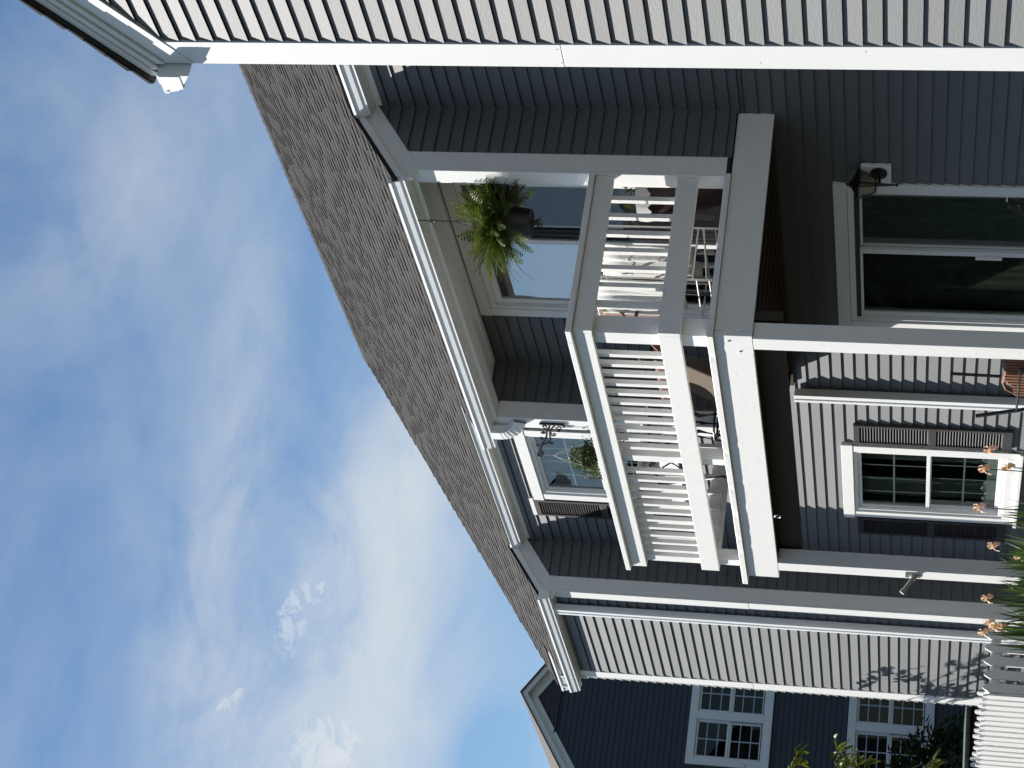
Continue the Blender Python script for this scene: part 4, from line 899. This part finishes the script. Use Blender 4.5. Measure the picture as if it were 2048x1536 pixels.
# ================================================================== plants
def leaf(b, c, d, L, w, r_, tone, fold=0.25):
    d = Vector(d).normalized(); s_ = d.cross(Vector((r_.uniform(-.6, .6), r_.uniform(-.6, .6), 1))).normalized(); n_ = s_.cross(d)
    dr = Vector((0, 0, -L * 0.25))
    b.add([c, c + d * L * 0.35 + s_ * w + n_ * fold * w, c + d * L * 0.75 + s_ * w * 0.7 + n_ * fold * w + dr * 0.5, c + d * L + dr, c + d * L * 0.75 - s_ * w * 0.7 + n_ * fold * w + dr * 0.5, c + d * L * 0.35 - s_ * w + n_ * fold * w, c + d * L * 0.5 + dr * 0.2], [(0, 1, 6), (1, 2, 6), (2, 3, 6), (3, 4, 6), (4, 5, 6), (5, 0, 6)], tone)
def sapling(name, label, cat, base, h, seed, branches, L=0.10, nleaf=5, mt='leaf', trunk=0.03, group=None):
    r_ = random.Random(seed); t = empty(name, label, cat, base, group); base = Vector(base); W = MB(); F = MB()
    W.tube([base, base + Vector((0.03, 0.02, h * 0.5)), base + Vector((0, 0, h * 0.9))], trunk, 8, trunk * 0.4)
    for (u, az_, el_, ln) in branches:
        p = base + Vector((0, 0, h * u)); d = Vector((math.cos(az_) * math.cos(el_), math.sin(az_) * math.cos(el_), math.sin(el_))); pts = [p]
        n = int(ln / 0.07)
        for i in range(n):
            d = (d + Vector((r_.uniform(-.12, .12), r_.uniform(-.12, .12), r_.uniform(-.14, .04)))).normalized(); p = p + d * 0.07; pts.append(p)
            if i > n * 0.25:
                if r_.random() < 0.45:
                    dd = (d + Vector((r_.uniform(-1, 1), r_.uniform(-1, 1), r_.uniform(-.5, .6)))).normalized(); q = p; tw = [p]
                    for j in range(r_.randint(2, 4)): q = q + dd * 0.06; tw.append(q)
                    W.tube(tw, 0.0035, 4, 0.002)
                    for j in range(nleaf): v = r_.uniform(.7, 1.5); leaf(F, tw[r_.randint(1, len(tw) - 1)], dd + Vector((r_.uniform(-1, 1), r_.uniform(-1, 1), r_.uniform(-.9, .5))), L * r_.uniform(.7, 1.15), L * 0.20, r_, (v * 1.25, v, v * .5))
                for j in range(2): v = r_.uniform(.7, 1.5); leaf(F, p, d + Vector((r_.uniform(-1, 1), r_.uniform(-1, 1), r_.uniform(-.8, .5))), L * r_.uniform(.7, 1.1), L * 0.20, r_, (v * 1.25, v, v * .5))
        W.tube(pts, 0.009, 5, 0.003)
    part(W, 'trunk', 'bark', t); part(F, 'foliage', mt, t, tone=True, kind='stuff'); return t
rb = random.Random(77); br = []
for k in range(26): br.append((rb.uniform(0.28, 0.98), rb.uniform(0, 6.28), rb.uniform(0.0, 1.0), rb.uniform(0.6, 1.0)))
br += [(0.62, -0.15, 0.15, 1.15), (0.50, 0.2, 0.25, 1.0), (0.40, -0.1, 0.35, 1.05)]
sapling('young_tree', 'young tree with yellow green leaves beside the fence at the picture edge', 'tree', (-22.35, 7.60, 0), 3.5, 5, br, 0.15, 5)
rb = random.Random(12)
def bush(name, label, c, rx, ry, rz, n, L, seed, mt='leaf', tn=(0.2, 0.7), group=None):
    r_ = random.Random(seed); t = empty(name, label, 'shrub', (c[0], c[1], 0), group); F = MB(); W = MB(); c = Vector(c)
    for k in range(n):
        u = r_.uniform(0, 6.283); v_ = math.acos(r_.uniform(-1, 1)); rr = r_.uniform(0.55, 1.06)
        d = Vector((math.cos(u) * math.sin(v_), math.sin(u) * math.sin(v_), math.cos(v_)))
        rr *= 1 + 0.18 * noise.noise(d * 2.5 + Vector((seed, 0, 0)))
        p = c + Vector((d.x * rx, d.y * ry, d.z * rz)) * rr
        if p.z < 0.05: continue
        v = r_.uniform(*tn); leaf(F, p, d + Vector((r_.uniform(-1, 1), r_.uniform(-1, 1), r_.uniform(-.8, .6))), L * r_.uniform(.7, 1.3), L * .3, r_, (v, v, v * .7))
    for k in range(7): a = k * 0.9; W.tube([(c.x, c.y, 0), c + Vector((rx * .5 * math.cos(a), ry * .5 * math.sin(a), rz * .3))], 0.02, 5, 0.008)
    part(W, 'stems', 'bark', t); part(F, 'foliage', mt, t, tone=True, kind='stuff'); return t
bush('dark_shrub', 'dark leafy shrub against the far blue house', (-32.6, 11.9, 0.95), 0.7, 1.0, 1.15, 2600, 0.13, 3)
# irises in the bed before the deck: x, y, flower heights, leaf fan heights
def iris(x, y, blooms, leaves, seed, label):
    leaves = int(leaves * 1.15); r_ = random.Random(seed); t = empty('iris_plant', label, 'flower', (x, y, 0.05), 'peach irises in the bed before the deck')
    F = MB()
    for k in range(leaves):
        a = r_.uniform(0, 6.283); h = r_.uniform(0.70, 1.03) if leaves > 30 else r_.uniform(0.5, 0.85); ln = r_.uniform(0.02, 0.26); q = Vector((x + r_.uniform(-.10, .10), y + r_.uniform(-.08, .08), 0.05)); w = r_.uniform(0.013, 0.024); v = r_.uniform(.4, 1.9)
        s_ = Vector((-math.sin(a), math.cos(a), 0)); V = []
        for j in range(6):
            u = j / 5; p = q + Vector((math.cos(a) * ln * u * u, math.sin(a) * ln * u * u, h * (u - 0.10 * u ** 3 * (ln * 3)))); ww = w * (1 - u ** 3) + 0.0008; V += [p - s_ * ww, p + s_ * ww]
        F.add(V, [(2 * j, 2 * j + 1, 2 * j + 3, 2 * j + 2) for j in range(5)], (v, v, v * .8))
    part(F, 'leaves', 'irisleaf', t, tone=True, kind='stuff')
    for (bx, by, bz) in blooms:
        b = MB(); m_ = Vector(((x + bx) / 2, (y + by) / 2, bz * 0.55)); b.tube([(x, y, 0.05), m_, (bx, by, bz - 0.035)], 0.0055, 6, 0.004)
        for j in range(3):
            u = r_.uniform(0.45, 0.9); p = Vector((x, y, 0.05)).lerp(Vector((bx, by, bz)), u); s2 = Vector((r_.choice((-1, 1)) * r_.uniform(0.015, 0.05), r_.uniform(-.02, .02), 0.075)); b.tube([p, p + s2 * 0.4, p + s2 * .8, p + s2], 0.006, 6, 0.003)
        part(b, 'stalk', 'stem', t)
        b = MB(); c = Vector((bx, by, bz))
        for j in range(6):
            a = j * 1.047 + r_.uniform(-.2, .2); upr = j % 2; n = 5; V = []; s_ = Vector((-math.sin(a), math.cos(a), 0)); o = Vector((math.cos(a), math.sin(a), 0)); v = r_.uniform(.8, 1.15)
            for i in range(n + 1):
                u = i / n
                if upr: p = c + o * (0.022 * math.sin(u * 2.6)) + Vector((0, 0, 0.048 * u)); w = 0.018 * math.sin(math.pi * (0.15 + 0.8 * u))
                else: p = c + o * (0.034 * math.sin(u * 1.7)) + Vector((0, 0, 0.008 - 0.050 * u * u)); w = 0.022 * math.sin(math.pi * (0.12 + 0.8 * u))
                rf = 0.004 * math.sin(i * 2.3 + j); V += [p - s_ * w + o * rf, p - o * 0.003, p + s_ * w - o * rf]
            b.add(V, [(3 * i + k, 3 * i + k + 1, 3 * i + k + 4, 3 * i + k + 3) for i in range(n) for k in (0, 1)], (v, v * r_.uniform(.85, 1.05), v * r_.uniform(.8, 1.1)))
        part(b, 'flower', 'petal', t, tone=True, smooth=True)
iris(-11.80, 6.45, [(-11.708, 6.5, 1.126)], 10, 1, 'peach iris farthest right, in front of the right shutter foot')
iris(-12.00, 6.50, [(-11.966, 6.5, 1.151), (-11.965, 6.52, 1.005)], 10, 2, 'iris with two peach blooms one above the other before the lower window sill')
iris(-12.55, 6.50, [(-12.513, 6.5, 1.167)], 16, 3, 'tallest peach iris at the left corner of the lower window')
iris(-13.05, 6.45, [(-13.082, 6.5, 1.053)], 34, 4, 'peach iris just right of the left deck post')
iris(-13.32, 6.55, [(-13.27, 6.52, 0.865)], 34, 5, 'low peach iris in front of the left deck post')
iris(-13.90, 6.50, [(-13.949, 6.5, 1.065)], 34, 6, 'single peach iris left of the left deck post')
iris(-14.36, 6.50, [(-14.368, 6.5, 1.035), (-14.40, 6.48, 0.995)], 34, 7, 'peach iris with two touching blooms beside the downspout')
iris(-14.52, 6.55, [(-14.560, 6.5, 1.068), (-14.425, 6.5, 0.938)], 26, 8, 'leftmost peach iris of the bed')
for i, (x_, y_) in enumerate(((-12.8, 6.3), (-13.5, 6.35), (-14.15, 6.3), (-12.25, 6.35), (-13.7, 6.6))):
    iris(x_, y_, [], 36, 20 + i, ['low clump of sword leaves without bloom between the tallest and the post irises', 'thick flowerless clump of sword leaves right before the left deck post', 'flowerless clump of sword leaves left of the post', 'sparse flowerless clump of sword leaves under the lower window', 'rear flowerless clump of sword leaves behind the post irises'][i])
hg = empty('tall_hedge', 'tall dense hedge across the lawn mirrored in the lower panes', 'hedge', (-45, -8, 0))
F = MB(); r_ = random.Random(91); a_, c_ = Vector((-53, 9, 0)), Vector((-35, -30, 0)); dv = c_ - a_; nn = Vector((dv.y, -dv.x, 0)).normalized(); V = []; nu, nv = 90, 14
for i in range(nu + 1):
    for k in range(nv + 1):
        p = a_ + dv * i / nu + Vector((0, 0, 6.2 * k / nv)); V.append(p + nn * -1 * (1.2 * noise.noise(p * 0.35) + 0.5 * noise.noise(p * 1.3)) + Vector((0, 0, 1.6 * noise.noise(Vector((i * .22, 0, 3))) * k / nv)))
F.add(V, [(i * (nv + 1) + k, (i + 1) * (nv + 1) + k, (i + 1) * (nv + 1) + k + 1, i * (nv + 1) + k + 1) for i in range(nu) for k in range(nv)], 0.45)
for k in range(5000):
    p = r_.choice(V); p = p + Vector((r_.uniform(-.3, .3), r_.uniform(-.3, .3), r_.uniform(-.3, .3))); v = r_.uniform(.4, 1.3); leaf(F, p, (r_.uniform(-1, 1), r_.uniform(-1, 1), r_.uniform(-1, .5)), .5, .2, r_, (v, v, v * .7))
part(F, 'foliage', 'hedge', hg, tone=True, kind='stuff')
# trees across the garden that the windows mirror
for i, (x_, y_, h_) in enumerate(((-44, -9, 11), (-41, -15, 10), (-50, -2, 12), (-37, -21, 11))):
    t = empty('garden_tree', ['broad dark tree nearest the far house, mirrored in the lower panes', 'second mirrored tree from the far house', 'tall tree standing behind the others', 'mirrored tree farthest to the right of the lawn'][i], 'tree', (x_, y_, 0), 'trees across the lawn seen in the glass')
    W = MB(); W.tube([(x_, y_, 0), (x_, y_, h_ * .55)], 0.22, 8, 0.1); part(W, 'trunk', 'bark', t)
    r_ = random.Random(60 + i); F = MB()
    for k in range(4200):
        d = Vector((r_.gauss(0, 1), r_.gauss(0, 1), r_.gauss(0, 1))).normalized(); rr = r_.uniform(.5, 1.0) * (1 + .25 * noise.noise(d * 2 + Vector((i, 0, 0)))); p = Vector((x_, y_, h_ * .55)) + Vector((d.x * h_ * .38, d.y * h_ * .38, d.z * h_ * .45)) * rr
        v = r_.uniform(.5, 1.2); leaf(F, p, (r_.uniform(-1, 1), r_.uniform(-1, 1), r_.uniform(-1, .5)), 0.8, .32, r_, (v, v, v * .7))
    part(F, 'crown', 'hedge', t, tone=True, kind='stuff')
